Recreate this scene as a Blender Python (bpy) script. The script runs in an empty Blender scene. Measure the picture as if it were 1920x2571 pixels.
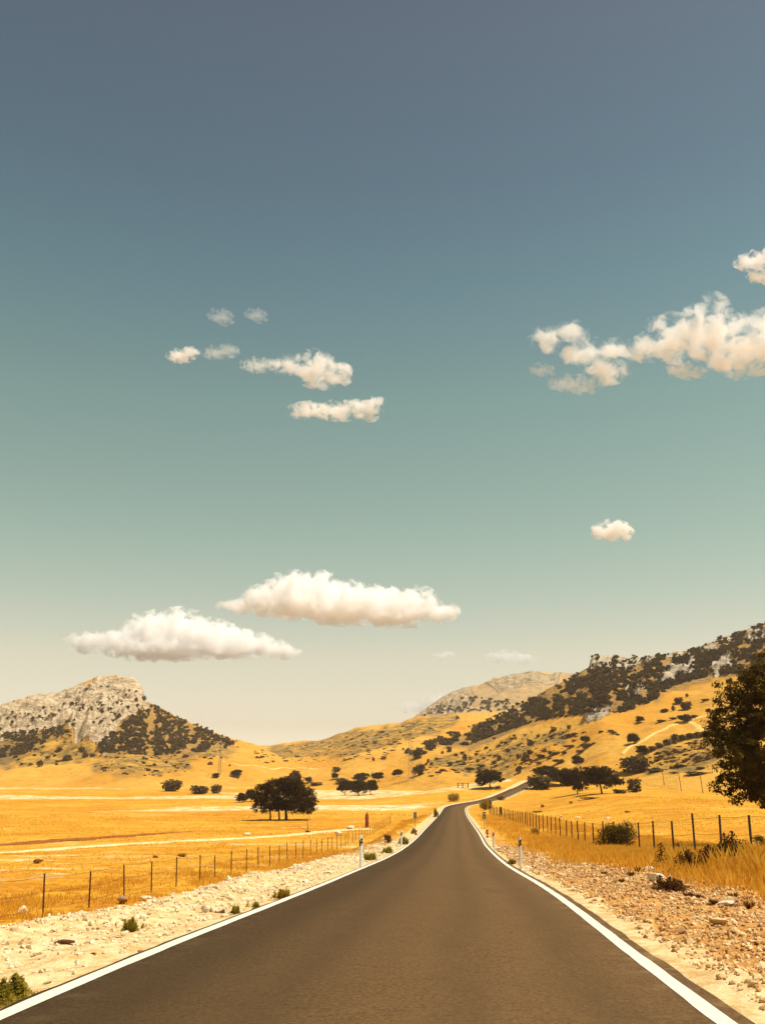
import bpy, bmesh, math, random
import numpy as np
from mathutils import Vector, Matrix
from mathutils.bvhtree import BVHTree

random.seed(7)
RNG = np.random.default_rng(7)
SC = bpy.context.scene
COL = SC.collection

# ------------------------------------------------------------------ camera
F, HOR, CX, CY = 2200.0, 1920.0, 960.0, 1285.5        # focal length and horizon in photo pixels
TH = math.atan((HOR - CY) / F)
CAM = np.array([0.0, 0.0, 1.7])
cam_data = bpy.data.cameras.new('camera')
cam_data.sensor_fit = 'VERTICAL'
cam_data.sensor_height = 36.0
cam_data.lens = 36.0 * F / 2571.0
cam_data.clip_start = 0.1
cam_data.clip_end = 30000.0
cam = bpy.data.objects.new('camera', cam_data)
cam.location = CAM.tolist()
cam.rotation_euler = (math.pi / 2 + TH, 0, 0)
COL.objects.link(cam)
SC.camera = cam

# ------------------------------------------------------------------ sky
SUN_EL, SUN_AZ = math.radians(65), math.radians(100)    # azimuth measured from +Y to the right (+X)
world = bpy.data.worlds.new('World')
SC.world = world
world.use_nodes = True
wt = world.node_tree
wt.nodes.clear()
wout = wt.nodes.new('ShaderNodeOutputWorld')
wbg = wt.nodes.new('ShaderNodeBackground')
sky = wt.nodes.new('ShaderNodeTexSky')
sky.sky_type = 'NISHITA'
sky.sun_disc = False
sky.sun_elevation = SUN_EL
sky.sun_rotation = SUN_AZ
sky.altitude = 600
sky.air_density = 1.0
sky.dust_density = 1.0
sky.ozone_density = 1.0
# the warm, low-saturation toning of the film, as a gain over the height above the horizon
wtc = wt.nodes.new('ShaderNodeTexCoord')
wsep = wt.nodes.new('ShaderNodeSeparateXYZ')
wramp = wt.nodes.new('ShaderNodeValToRGB')
wmul = wt.nodes.new('ShaderNodeMix'); wmul.data_type = 'RGBA'; wmul.blend_type = 'MULTIPLY'
wmul.inputs['Factor'].default_value = 1.0
SKY_GAIN = [(0.0021, (0.946, 0.872, 0.825)), (0.0424, (0.791, 0.626, 0.519)), (0.1163, (0.998, 0.712, 0.441)), (0.2356, (0.838, 0.749, 0.414)), (0.3861, (0.708, 0.724, 0.403)), (0.5039, (0.537, 0.596, 0.395)), (0.5954, (0.463, 0.485, 0.351)), (0.724, (0.473, 0.407, 0.31)), (1.0, (0.448, 0.387, 0.293))]
els = wramp.color_ramp.elements
while len(els) > 1:
    els.remove(els[0])
els[0].position = SKY_GAIN[0][0]; els[0].color = (*SKY_GAIN[0][1], 1)
for p_, c_ in SKY_GAIN[1:]:
    e_ = els.new(p_); e_.color = (*c_, 1)
wt.links.new(wtc.outputs['Generated'], wsep.inputs[0])
wt.links.new(wsep.outputs['Z'], wramp.inputs[0])
wt.links.new(sky.outputs[0], wmul.inputs['A'])
wt.links.new(wramp.outputs[0], wmul.inputs['B'])
wt.links.new(wmul.outputs['Result'], wbg.inputs[0])
wbg.inputs[1].default_value = 0.15
wt.links.new(wbg.outputs[0], wout.inputs[0])

# ------------------------------------------------------------------ sun
sun_data = bpy.data.lights.new('sun', 'SUN')
sun_data.energy = 4.6
sun_data.angle = math.radians(0.53)
sun_data.color = (1.0, 0.92, 0.78)
sun = bpy.data.objects.new('sun', sun_data)
sdir = Vector((math.sin(SUN_AZ) * math.cos(SUN_EL), math.cos(SUN_AZ) * math.cos(SUN_EL), math.sin(SUN_EL)))
sun.rotation_euler = sdir.to_track_quat('Z', 'Y').to_euler()
sun.location = (30, -20, 60)
COL.objects.link(sun)

SC.view_settings.view_transform = 'Standard'
SC.view_settings.look = 'None'
SC.view_settings.exposure = 0.42
SC.view_settings.gamma = 1.0
SC.view_settings.use_curve_mapping = False
SC.render.engine = 'CYCLES'
SC.cycles.max_bounces = 40
SC.cycles.diffuse_bounces = 3
SC.cycles.glossy_bounces = 2
SC.cycles.transmission_bounces = 2
SC.cycles.volume_bounces = 36
SC.cycles.volume_step_rate = 0.25
SC.cycles.volume_max_steps = 512
SC.cycles.use_denoising = True
SC.cycles.denoising_input_passes = 'RGB_ALBEDO_NORMAL'
SC.cycles.denoising_prefilter = 'ACCURATE'


# ------------------------------------------------------------------ helpers
def ray(px, row):
    a, b = (px - CX) / F, (row - CY) / F
    c, s = math.cos(TH), math.sin(TH)
    return np.array([a, c + b * s, s - b * c])          # per unit of depth along the optical axis


def at(px, row, depth):
    return CAM + ray(px, row) * depth


def to_pixel(P):
    Q = np.asarray(P) - CAM
    c, s = math.cos(TH), math.sin(TH)
    zc = Q[..., 1] * c + Q[..., 2] * s
    yc = Q[..., 1] * s - Q[..., 2] * c
    return CX + F * Q[..., 0] / zc, CY + F * yc / zc, zc


def hash2(ix, iy, seed):
    h = (ix.astype(np.int64) * 374761393 + iy.astype(np.int64) * 668265263 + seed * 1442695041) & 0x7fffffff
    h = ((h ^ (h >> 13)) * 1274126177) & 0x7fffffff
    return ((h ^ (h >> 16)) & 0xffff) / 65535.0


def vnoise(x, y, seed=0):
    ix, iy = np.floor(x), np.floor(y)
    fx, fy = x - ix, y - iy
    fx = fx * fx * fx * (fx * (fx * 6 - 15) + 10)
    fy = fy * fy * fy * (fy * (fy * 6 - 15) + 10)
    a, b = hash2(ix, iy, seed), hash2(ix + 1, iy, seed)
    c, d = hash2(ix, iy + 1, seed), hash2(ix + 1, iy + 1, seed)
    return (a + (b - a) * fx) * (1 - fy) + (c + (d - c) * fx) * fy - 0.5


def fbm(x, y, seed=0, octaves=4, gain=0.5):
    x, y = np.asarray(x, float), np.asarray(y, float)
    s, a = 0.0, 1.0
    for o in range(octaves):
        s = s + a * vnoise(x, y, seed + o * 17)
        x, y = x * 2.03 + 11.3, y * 2.03 + 5.7
        a *= gain
    return s


def sstep(x, a, b):
    t = np.clip((np.asarray(x, float) - a) / (b - a), 0, 1)
    return t * t * (3 - 2 * t)


def in_poly(px, py, poly):
    px, py = np.asarray(px, float), np.asarray(py, float)
    r = np.zeros(px.shape, bool)
    n = len(poly)
    for i in range(n):
        x0, y0 = poly[i]; x1, y1 = poly[(i + 1) % n]
        if y0 == y1:
            continue
        c = ((y0 > py) != (y1 > py)) & (px < (x1 - x0) * (py - y0) / (y1 - y0) + x0)
        r ^= c
    return r


def mesh_np(name, V, faces, smooth=False, attrs=None):
    """V (n,3); faces a list of (m,k) integer arrays"""
    me = bpy.data.meshes.new(name)
    V = np.asarray(V, np.float32)
    if not isinstance(faces, (list, tuple)):
        faces = [faces]
    faces = [np.asarray(f, np.int32) for f in faces if len(f)]
    me.vertices.add(len(V))
    me.vertices.foreach_set('co', V.ravel())
    tot = np.concatenate([np.full(len(f), f.shape[1], np.int32) for f in faces])
    me.loops.add(int(tot.sum()))
    me.polygons.add(len(tot))
    me.polygons.foreach_set('loop_start', np.concatenate([[0], np.cumsum(tot)[:-1]]).astype(np.int32))
    me.polygons.foreach_set('loop_total', tot)
    me.loops.foreach_set('vertex_index', np.concatenate([f.ravel() for f in faces]))
    me.polygons.foreach_set('use_smooth', np.full(len(tot), smooth))
    for k, v in (attrs or {}).items():
        at_ = me.attributes.new(k, 'FLOAT_COLOR', 'POINT')
        a4 = np.ones((len(V), 4), np.float32)
        a4[:, :v.shape[1]] = v
        at_.data.foreach_set('color', a4.ravel())
    me.update(calc_edges=True)
    return me


def obj(name, me, m=None, parent=None, loc=None):
    o = bpy.data.objects.new(name, me)
    COL.objects.link(o)
    if m is not None and me is not None and not me.materials:
        me.materials.append(m)
    if parent is not None:
        o.parent = parent
    if loc is not None:
        o.location = [float(v) for v in loc]
    return o


def tag(o, label, cat=None, group=None, kind=None):
    o['label'] = label
    if cat: o['category'] = cat
    if group: o['group'] = group
    if kind: o['kind'] = kind
    return o


def empty(name, loc):
    o = bpy.data.objects.new(name, None)
    o.empty_display_size = 0.3
    o.location = [float(v) for v in loc]
    COL.objects.link(o)
    return o


class MB:
    """collects boxes, tubes and raw arrays into one mesh"""
    def __init__(self):
        self.V, self.Fc, self.n = [], {}, 0

    def add(self, V, f):
        V = np.asarray(V, float); f = np.asarray(f, int)
        self.V.append(V)
        self.Fc.setdefault(f.shape[1], []).append(f + self.n)
        self.n += len(V)
        return self

    def box(self, c, s, M=None):
        c, s = np.array(c, float), np.array(s, float) / 2
        V = np.array([[x, y, z] for x in (-1, 1) for y in (-1, 1) for z in (-1, 1)], float) * s
        if M is not None:
            V = V @ np.array(M).T
        f = [(0, 1, 3, 2), (4, 6, 7, 5), (0, 4, 5, 1), (2, 3, 7, 6), (0, 2, 6, 4), (1, 5, 7, 3)]
        return self.add(V + c, f)

    def tube(self, pts, rad, seg=6, cap=True):
        pts = np.asarray(pts, float)
        rad = np.broadcast_to(np.asarray(rad, float), (len(pts),))
        V = []
        for i, p in enumerate(pts):
            d = pts[min(i + 1, len(pts) - 1)] - pts[max(i - 1, 0)]
            d = d / (np.linalg.norm(d) + 1e-9)
            u = np.cross(d, [0.31, 0.9, 0.2] if abs(d[2]) > 0.7 else [0, 0, 1.0])
            u /= np.linalg.norm(u); v = np.cross(d, u)
            for k in range(seg):
                a = 2 * math.pi * k / seg
                V.append(p + rad[i] * (u * math.cos(a) + v * math.sin(a)))
        f = []
        for i in range(len(pts) - 1):
            for k in range(seg):
                k2 = (k + 1) % seg
                f.append((i * seg + k, i * seg + k2, (i + 1) * seg + k2, (i + 1) * seg + k))
        self.add(V, f)
        if cap:
            n0 = self.n - len(V)
            for base in (0, (len(pts) - 1) * seg):
                self.Fc.setdefault(seg, []).append(np.array([[n0 + base + k for k in range(seg)]]))
        return self

    def mesh(self, name, smooth=False):
        return mesh_np(name, np.concatenate(self.V), [np.concatenate(v) for v in self.Fc.values()], smooth)


# ------------------------------------------------------------------ materials
class NT:
    def __init__(self, name):
        self.m = bpy.data.materials.new(name)
        self.m.use_nodes = True
        self.t = self.m.node_tree
        self.t.nodes.clear()
        self.out = self.t.nodes.new('ShaderNodeOutputMaterial')

    def n(self, typ, **kw):
        nd = self.t.nodes.new('ShaderNode' + typ)
        for k, v in kw.items():
            if k.startswith('i_'):
                self.set(nd, k[2:], v)
            else:
                setattr(nd, k, v)
        return nd

    def set(self, nd, key, v):
        s = nd.inputs[int(key)] if key.isdigit() else nd.inputs[key]
        if isinstance(v, bpy.types.NodeSocket):
            self.t.links.new(v, s)
        elif isinstance(v, tuple) and len(v) == 3 and s.type == 'RGBA':
            s.default_value = (*v, 1)
        else:
            s.default_value = v

    def math(self, op, a, b=0.0, c=None, clamp=False):
        nd = self.n('Math', operation=op, use_clamp=clamp)
        self.set(nd, '0', a); self.set(nd, '1', b)
        if c is not None: self.set(nd, '2', c)
        return nd.outputs[0]

    def noise(self, vec, scale, detail=4.0, rough=0.55, dist=0.0):
        nd = self.n('TexNoise')
        self.set(nd, 'Vector', vec); nd.inputs['Scale'].default_value = scale
        nd.inputs['Detail'].default_value = detail; nd.inputs['Roughness'].default_value = rough
        nd.inputs['Distortion'].default_value = dist
        return nd.outputs[0]

    def ramp(self, fac, lo, hi):
        nd = self.n('MapRange', interpolation_type='SMOOTHSTEP')
        self.set(nd, 'Value', fac)
        nd.inputs['From Min'].default_value = lo; nd.inputs['From Max'].default_value = hi
        return nd.outputs[0]

    def mix(self, fac, a, b, mode='MIX'):
        nd = self.n('Mix', data_type='RGBA', blend_type=mode)
        self.set(nd, 'Factor', fac); self.set(nd, 'A', a); self.set(nd, 'B', b)
        return nd.outputs['Result']

    def pos(self, scale=(1, 1, 1)):
        g = self.n('NewGeometry').outputs['Position']
        if scale == (1, 1, 1):
            return g
        vm = self.n('VectorMath', operation='MULTIPLY')
        self.t.links.new(g, vm.inputs[0]); vm.inputs[1].default_value = scale
        return vm.outputs[0]

    def attr(self, name):
        a = self.n('Attribute', attribute_name=name)
        sp = self.n('SeparateColor')
        self.t.links.new(a.outputs['Color'], sp.inputs[0])
        return sp.outputs[0], sp.outputs[1], sp.outputs[2]

    def bump(self, h, strength, dist):
        b = self.n('Bump')
        self.set(b, 'Height', h); b.inputs['Strength'].default_value = strength
        b.inputs['Distance'].default_value = dist
        return b.outputs[0]

    def bsdf(self, color, rough=0.9, normal=None, spec=0.2):
        p = self.n('BsdfPrincipled')
        self.set(p, 'Base Color', color); self.set(p, 'Roughness', rough)
        p.inputs['Specular IOR Level'].default_value = spec
        if normal is not None: self.set(p, 'Normal', normal)
        self.t.links.new(p.outputs[0], self.out.inputs['Surface'])
        return p


def simple(name, color, rough=0.8, var=0.25, scale=8.0, spec=0.25, metallic=0.0, obj_space=True):
    t = NT(name)
    v = t.n('TexCoord').outputs['Object'] if obj_space else t.pos()
    nz = t.noise(v, scale, 5, 0.65)
    c = t.mix(t.ramp(nz, 0.3, 0.7), tuple(x * (1 - var) for x in color), tuple(min(1, x * (1 + var)) for x in color))
    p = t.bsdf(c, rough, t.bump(nz, 0.2, 0.02), spec)
    p.inputs['Metallic'].default_value = metallic
    return t.m


def foliage(name, dark, light, hue, scale=0.6, trans=0.25):
    t = NT(name)
    nz = t.noise(t.pos(), scale, 3, 0.6)
    big = t.noise(t.pos(), scale * 6, 2, 0.5)
    rnd = t.n('ObjectInfo').outputs['Random']
    c = t.mix(t.ramp(nz, 0.32, 0.68), dark, light)
    c = t.mix(t.math('MULTIPLY', t.ramp(big, 0.45, 0.75), 0.6), c, hue)
    c = t.mix(t.math('MULTIPLY', rnd, 0.35), c, dark)
    d = t.n('BsdfDiffuse'); t.set(d, 'Color', c)
    tr = t.n('BsdfTranslucent'); t.set(tr, 'Color', c)
    mx = t.n('MixShader'); mx.inputs[0].default_value = trans
    t.t.links.new(d.outputs[0], mx.inputs[1]); t.t.links.new(tr.outputs[0], mx.inputs[2])
    t.t.links.new(mx.outputs[0], t.out.inputs['Surface'])
    return t.m


GOLD = (0.57, 0.262, 0.014)
GOLD_L = (0.66, 0.360, 0.034)
GOLD_D = (0.44, 0.155, 0.010)
PALE = (0.72, 0.55, 0.30)


def grass_ground():
    t = NT('dry_meadow')
    zr_, zg_, zb_ = t.attr('zone')                     # R rubble verge, G gravel verge, B pale stony meadow
    p = t.pos()
    n1 = t.noise(p, 0.035, 4, 0.6)
    n2 = t.noise(p, 0.35, 5, 0.65)
    n3 = t.noise(p, 3.0, 5, 0.7)
    n4 = t.noise(p, 26.0, 4, 0.7)
    c = t.mix(t.ramp(n1, 0.35, 0.65), GOLD, GOLD_L)
    c = t.mix(t.math('MULTIPLY', t.ramp(n2, 0.5, 0.72), 0.75), c, GOLD_D)
    c = t.mix(t.math('MULTIPLY', t.ramp(n3, 0.50, 0.64), 0.85), c, (0.34, 0.118, 0.009))
    c = t.mix(t.math('MULTIPLY', t.ramp(n3, 0.47, 0.33), 0.7), c, (0.74, 0.41, 0.060))
    nx = t.noise(p, 0.9, 5, 0.7)
    c = t.mix(t.math('MULTIPLY', t.ramp(nx, 0.52, 0.64), 0.7), c, (0.38, 0.135, 0.010))
    nB = t.noise(t.pos((0.6, 1.0, 1.0)), 0.16, 7, 0.75)
    c = t.mix(t.math('MULTIPLY', t.ramp(nB, 0.50, 0.62), 0.55), c, (0.42, 0.150, 0.010))
    c = t.mix(t.math('MULTIPLY', t.ramp(nB, 0.45, 0.34), 0.45), c, (0.76, 0.44, 0.075))
    # pale stony streaks in the meadow
    ns = t.noise(t.pos((0.45, 1.0, 1.0)), 0.11, 8, 0.78)
    nq = t.math('ADD', t.math('MULTIPLY', nx, 0.25), ns)
    pale = t.math('MULTIPLY', t.ramp(t.math('ADD', nq, t.math('MULTIPLY', zb_, 0.24)), 0.72, 0.84), 0.95)
    pale = t.math('MULTIPLY', pale, t.ramp(t.noise(p, 0.30, 6, 0.75), 0.42, 0.56))
    c = t.mix(pale, c, (0.80, 0.62, 0.36))
    # left verge: bright crushed limestone over sandy soil
    m = t.ramp(t.math('ADD', zr_, t.math('MULTIPLY', t.math('SUBTRACT', n3, 0.5), 0.9)), 0.35, 0.62)
    rub = t.mix(t.ramp(n3, 0.36, 0.62), (0.54, 0.32, 0.11), (0.74, 0.55, 0.29))
    rub = t.mix(t.math('MULTIPLY', t.ramp(n4, 0.5, 0.7), 0.5), rub, (0.80, 0.65, 0.40))
    rub = t.mix(t.math('MULTIPLY', t.ramp(n4, 0.42, 0.22), 0.55), rub, (0.36, 0.18, 0.06))
    c = t.mix(m, c, rub)
    # right verge: reddish gravel
    m2 = t.ramp(t.math('ADD', zg_, t.math('MULTIPLY', t.math('SUBTRACT', n3, 0.5), 0.8)), 0.35, 0.62)
    gr = t.mix(t.ramp(n3, 0.35, 0.65), (0.40, 0.165, 0.030), (0.58, 0.30, 0.080))
    n5 = t.noise(p, 13.0, 5, 0.75)
    gr = t.mix(t.math('MULTIPLY', t.ramp(n5, 0.54, 0.66), 0.75), gr, (0.80, 0.58, 0.29))
    gr = t.mix(t.math('MULTIPLY', t.ramp(n5, 0.46, 0.34), 0.75), gr, (0.20, 0.065, 0.015))
    gr = t.mix(t.math('MULTIPLY', t.ramp(n4, 0.52, 0.7), 0.4), gr, (0.76, 0.55, 0.28))
    c = t.mix(m2, c, gr)
    h = t.math('ADD', t.math('MULTIPLY', n4, 0.35), n3)
    t.bsdf(c, 0.95, t.bump(h, 0.55, 0.12), 0.1)
    return t.m


def hill_mat(name, rockA, rockB, haze=0.0):
    t = NT(name)
    r, g, b = t.attr('zone')                           # R rock, G scrubby ground, B olive / grey grass
    p = t.pos()
    n1 = t.noise(p, 0.012, 4, 0.6)
    n2 = t.noise(p, 0.09, 5, 0.65)
    n3 = t.noise(t.pos((0.6, 0.6, 1.8)), 0.35, 6, 0.75)
    c = t.mix(t.ramp(n1, 0.35, 0.65), (0.58, 0.265, 0.026), (0.64, 0.345, 0.056))
    c = t.mix(t.math('MULTIPLY', t.ramp(n2, 0.5, 0.7), 0.55), c, (0.40, 0.17, 0.04))
    c = t.mix(t.math('MULTIPLY', t.ramp(n3, 0.56, 0.70), 0.55), c, (0.26, 0.13, 0.035))
    c = t.mix(t.math('MULTIPLY', t.ramp(n3, 0.44, 0.30), 0.4), c, (0.66, 0.45, 0.18))
    ol = t.math('MULTIPLY', b, t.ramp(n2, 0.30, 0.60))
    c = t.mix(ol, c, t.mix(t.ramp(n3, 0.4, 0.62), (0.30, 0.19, 0.05), (0.12, 0.075, 0.025)))
    sc = t.math('MULTIPLY', g, t.math('MULTIPLY_ADD', t.ramp(n3, 0.62, 0.40), 0.55, 0.40))
    c = t.mix(sc, c, (0.19, 0.122, 0.048))
    if haze: c = t.mix(haze, c, (0.46, 0.33, 0.18))  # tints the hill's grass and scrub cover a duller tan, rock excepted
    v = t.n('TexVoronoi', feature='DISTANCE_TO_EDGE')
    t.set(v, 'Vector', t.pos((0.5, 0.5, 1.0))); v.inputs['Scale'].default_value = 0.18
    mp = t.n('Mapping'); t.t.links.new(t.pos(), mp.inputs['Vector'])
    mp.inputs['Rotation'].default_value = (0.3, math.radians(-38), 0.2); mp.inputs['Scale'].default_value = (0.35, 0.6, 1.7)
    ns_ = t.noise(mp.outputs[0], 0.16, 6, 0.72, 0.4)
    nr = t.math('ADD', t.math('MULTIPLY', t.noise(t.pos((0.7, 0.7, 1.3)), 0.16, 7, 0.75, 0.6), 0.45), t.math('MULTIPLY', ns_, 0.55))
    rc = t.mix(t.ramp(nr, 0.42, 0.56), rockA, rockB)
    rc = t.mix(t.math('MULTIPLY', t.ramp(nr, 0.46, 0.38), 0.8), rc, (0.20, 0.12, 0.07))
    rc = t.mix(t.math('MULTIPLY', t.ramp(n2, 0.50, 0.68), 0.5), rc, (0.58, 0.38, 0.17))
    m = t.ramp(t.math('ADD', r, t.math('MULTIPLY', t.math('SUBTRACT', n3, 0.5), 0.7)), 0.38, 0.58)
    c = t.mix(m, c, rc)
    h = t.math('ADD', t.math('MULTIPLY', nr, t.math('MULTIPLY', m, 4.0)), t.math('MULTIPLY', n3, 0.6))
    t.bsdf(c, 0.95, t.bump(h, 0.9, 2.5), 0.1)
    return t.m


def asphalt():
    t = NT('asphalt')
    p = t.pos()
    fine = t.noise(p, 75.0, 3, 0.8)
    spk = t.noise(p, 24.0, 4, 0.85)
    mid = t.noise(p, 1.4, 6, 0.65)
    big = t.noise(t.pos((1.0, 0.12, 1.0)), 0.7, 4, 0.6)
    c = t.mix(t.ramp(spk, 0.36, 0.64), (0.063, 0.034, 0.012), (0.148, 0.084, 0.034))
    c = t.mix(t.math('MULTIPLY', t.ramp(fine, 0.45, 0.75), 0.45), c, (0.198, 0.116, 0.054))
    c = t.mix(t.math('MULTIPLY', t.ramp(mid, 0.3, 0.7), 0.35), c, (0.146, 0.081, 0.034))
    c = t.mix(t.math('MULTIPLY', t.ramp(big, 0.45, 0.7), 0.35), c, (0.096, 0.059, 0.023))
    vo = t.n('TexVoronoi'); t.set(vo, 'Vector', p); vo.inputs['Scale'].default_value = 30.0
    c = t.mix(t.math('MULTIPLY', t.ramp(vo.outputs['Distance'], 0.20, 0.06), 0.30), c, (0.230, 0.147, 0.080))
    u = t.attr('across')[0]
    wob = t.math('MULTIPLY_ADD', t.math('SUBTRACT', t.noise(t.pos((0.3, 0.12, 0.3)), 1.0, 3, 0.6), 0.5), 0.10, u)
    tr = None
    for c0 in (0.17, 0.36, 0.63, 0.83):                    # polished wheel paths
        b_ = t.ramp(t.math('ABSOLUTE', t.math('SUBTRACT', wob, c0)), 0.085, 0.0)
        tr = b_ if tr is None else t.math('MAXIMUM', tr, b_)
    c = t.mix(t.math('MULTIPLY', tr, t.math('MULTIPLY', t.ramp(mid, 0.2, 0.7), 0.42)), c, (0.060, 0.037, 0.017))
    ed = t.ramp(t.math('ABSOLUTE', t.math('SUBTRACT', u, 0.5)), 0.36, 0.50)
    c = t.mix(t.math('MULTIPLY', ed, t.math('MULTIPLY', t.ramp(t.noise(p, 2.2, 6, 0.75), 0.45, 0.7), 0.55)), c, (0.313, 0.186, 0.084))
    st = t.ramp(t.noise(t.pos((1.0, 0.5, 1.0)), 0.5, 6, 0.7), 0.60, 0.72)
    c = t.mix(t.math('MULTIPLY', st, 0.45), c, (0.048, 0.029, 0.014))
    t.bsdf(c, 0.95, t.bump(t.math('ADD', spk, fine), 0.6, 0.008), 0.08)
    return t.m


def paint():
    t = NT('road_paint')
    n = t.noise(t.pos(), 14.0, 5, 0.7)
    c = t.mix(t.ramp(n, 0.3, 0.62), (0.58, 0.51, 0.40), (0.74, 0.68, 0.56))
    w = t.noise(t.pos(), 3.5, 8, 0.8)
    c = t.mix(t.math('MULTIPLY', t.ramp(w, 0.60, 0.70), 0.55), c, (0.34, 0.25, 0.15))
    c = t.mix(t.math('MULTIPLY', t.ramp(t.noise(t.pos(), 40.0, 4, 0.8), 0.60, 0.72), 0.4), c, (0.22, 0.15, 0.08))
    t.bsdf(c, 0.7, t.bump(n, 0.3, 0.004), 0.3)
    return t.m


def stone_mat(name, a, b, dark):
    t = NT(name)
    rnd = t.n('ObjectInfo').outputs['Random']
    p = t.pos()
    vc = t.n('TexVoronoi'); t.set(vc, 'Vector', p); vc.inputs['Scale'].default_value = 9.0
    sp_ = t.n('SeparateColor'); t.t.links.new(vc.outputs['Color'], sp_.inputs[0])
    n = t.noise(p, 22.0, 5, 0.7)
    k = t.math('FRACT', t.math('ADD', rnd, sp_.outputs[0]))
    c = t.mix(k, a, b)
    c = t.mix(t.math('MULTIPLY', t.ramp(n, 0.5, 0.75), 0.5), c, dark)
    t.bsdf(c, 0.9, t.bump(n, 0.5, 0.02), 0.15)
    return t.m


M = dict(
    meadow=grass_ground(),
    hill_left=hill_mat('limestone_hill', (0.48, 0.35, 0.215), (0.80, 0.63, 0.41)),
    hill_mid=hill_mat('golden_hill', (0.40, 0.29, 0.17), (0.60, 0.44, 0.26)),
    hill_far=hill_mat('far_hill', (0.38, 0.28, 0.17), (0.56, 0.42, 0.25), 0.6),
    hill_right=hill_mat('scrubby_hill', (0.46, 0.36, 0.26), (0.74, 0.62, 0.45)),
    asphalt=asphalt(), paint=paint(),
    oak=foliage('oak_leaves', (0.038, 0.020, 0.008), (0.070, 0.044, 0.013), (0.105, 0.066, 0.017)),
    oak_near=foliage('oak_leaves_near', (0.055, 0.034, 0.009), (0.14, 0.105, 0.016), (0.30, 0.20, 0.026), 0.7, 0.3),
    scrub=foliage('scrub_leaves', (0.085, 0.054, 0.026), (0.128, 0.086, 0.038), (0.155, 0.115, 0.044), 0.08),
    green=foliage('weed_leaves', (0.30, 0.235, 0.030), (0.46, 0.37, 0.055), (0.62, 0.46, 0.10), 3.0, 0.5),
    drybush=foliage('dry_bush_twigs', (0.13, 0.055, 0.018), (0.24, 0.12, 0.03), (0.34, 0.18, 0.045), 1.5, 0.3),
    deadbush=foliage('dead_twigs', (0.075, 0.030, 0.012), (0.15, 0.062, 0.020), (0.26, 0.12, 0.032), 2.5, 0.25),
    yellowbush=foliage('broom_leaves', (0.32, 0.21, 0.02), (0.52, 0.34, 0.04), (0.60, 0.38, 0.05), 1.5, 0.45),
    straw=foliage('dry_grass', (0.70, 0.34, 0.026), (0.84, 0.49, 0.060), (0.92, 0.64, 0.14), 0.9, 0.55),
    bark=simple('bark', (0.055, 0.034, 0.020), 0.95, 0.35, 6.0),
    stone_l=stone_mat('pale_limestone', (0.56, 0.40, 0.21), (0.80, 0.68, 0.47), (0.44, 0.28, 0.13)),
    stone_r=stone_mat('ochre_stone', (0.34, 0.14, 0.030), (0.82, 0.59, 0.30), (0.20, 0.072, 0.016)),
    boulder=stone_mat('boulder', (0.55, 0.46, 0.33), (0.74, 0.66, 0.50), (0.34, 0.25, 0.15)),
    brown_rock=stone_mat('brown_rock', (0.26, 0.14, 0.07), (0.38, 0.23, 0.12), (0.13, 0.06, 0.03)),
    post=simple('rusty_post', (0.085, 0.035, 0.022), 0.8, 0.4, 10.0),
    post_dark=simple('dark_post', (0.040, 0.020, 0.016), 0.7, 0.4, 10.0),
    wire=simple('fence_wire', (0.10, 0.055, 0.035), 0.6, 0.3, 3.0),
    white=simple('white_plastic', (0.80, 0.78, 0.72), 0.45, 0.06, 6.0, 0.4),
    black=simple('black_band', (0.015, 0.013, 0.013), 0.5, 0.2, 8.0, 0.4),
    red=simple('red_band', (0.42, 0.020, 0.018), 0.5, 0.15, 8.0, 0.4),
    amber=simple('amber_reflector', (0.62, 0.20, 0.020), 0.3, 0.15, 20.0, 0.6),
    glassw=simple('white_reflector', (0.72, 0.74, 0.72), 0.25, 0.1, 20.0, 0.6),
    sign=simple('dark_sign', (0.035, 0.055, 0.060), 0.5, 0.2, 8.0, 0.4),
    steel=simple('grey_steel', (0.27, 0.25, 0.24), 0.5, 0.25, 8.0, 0.4),
    rust=simple('rusted_steel', (0.27, 0.062, 0.022), 0.9, 0.45, 3.0),
    wood=simple('dry_wood', (0.13, 0.055, 0.026), 0.95, 0.4, 5.0),
    track=simple('track_dust', (0.74, 0.53, 0.25), 0.95, 0.18, 0.8, 0.1, obj_space=False),
    soil=simple('red_soil', (0.29, 0.085, 0.016), 0.95, 0.35, 0.7, 0.1, obj_space=False),
    pole=simple('pole_wood', (0.11, 0.060, 0.034), 0.9, 0.3, 3.0),
    tuft=foliage('brown_tuft', (0.26, 0.12, 0.03), (0.40, 0.20, 0.045), (0.46, 0.25, 0.06), 1.5, 0.3),
    hill_track=simple('worn_path', (0.72, 0.46, 0.14), 0.95, 0.12, 0.5, 0.1, obj_space=False),
    lattice=simple('pylon_steel', (0.30, 0.24, 0.19), 0.6, 0.1, 2.0),
)

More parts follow.
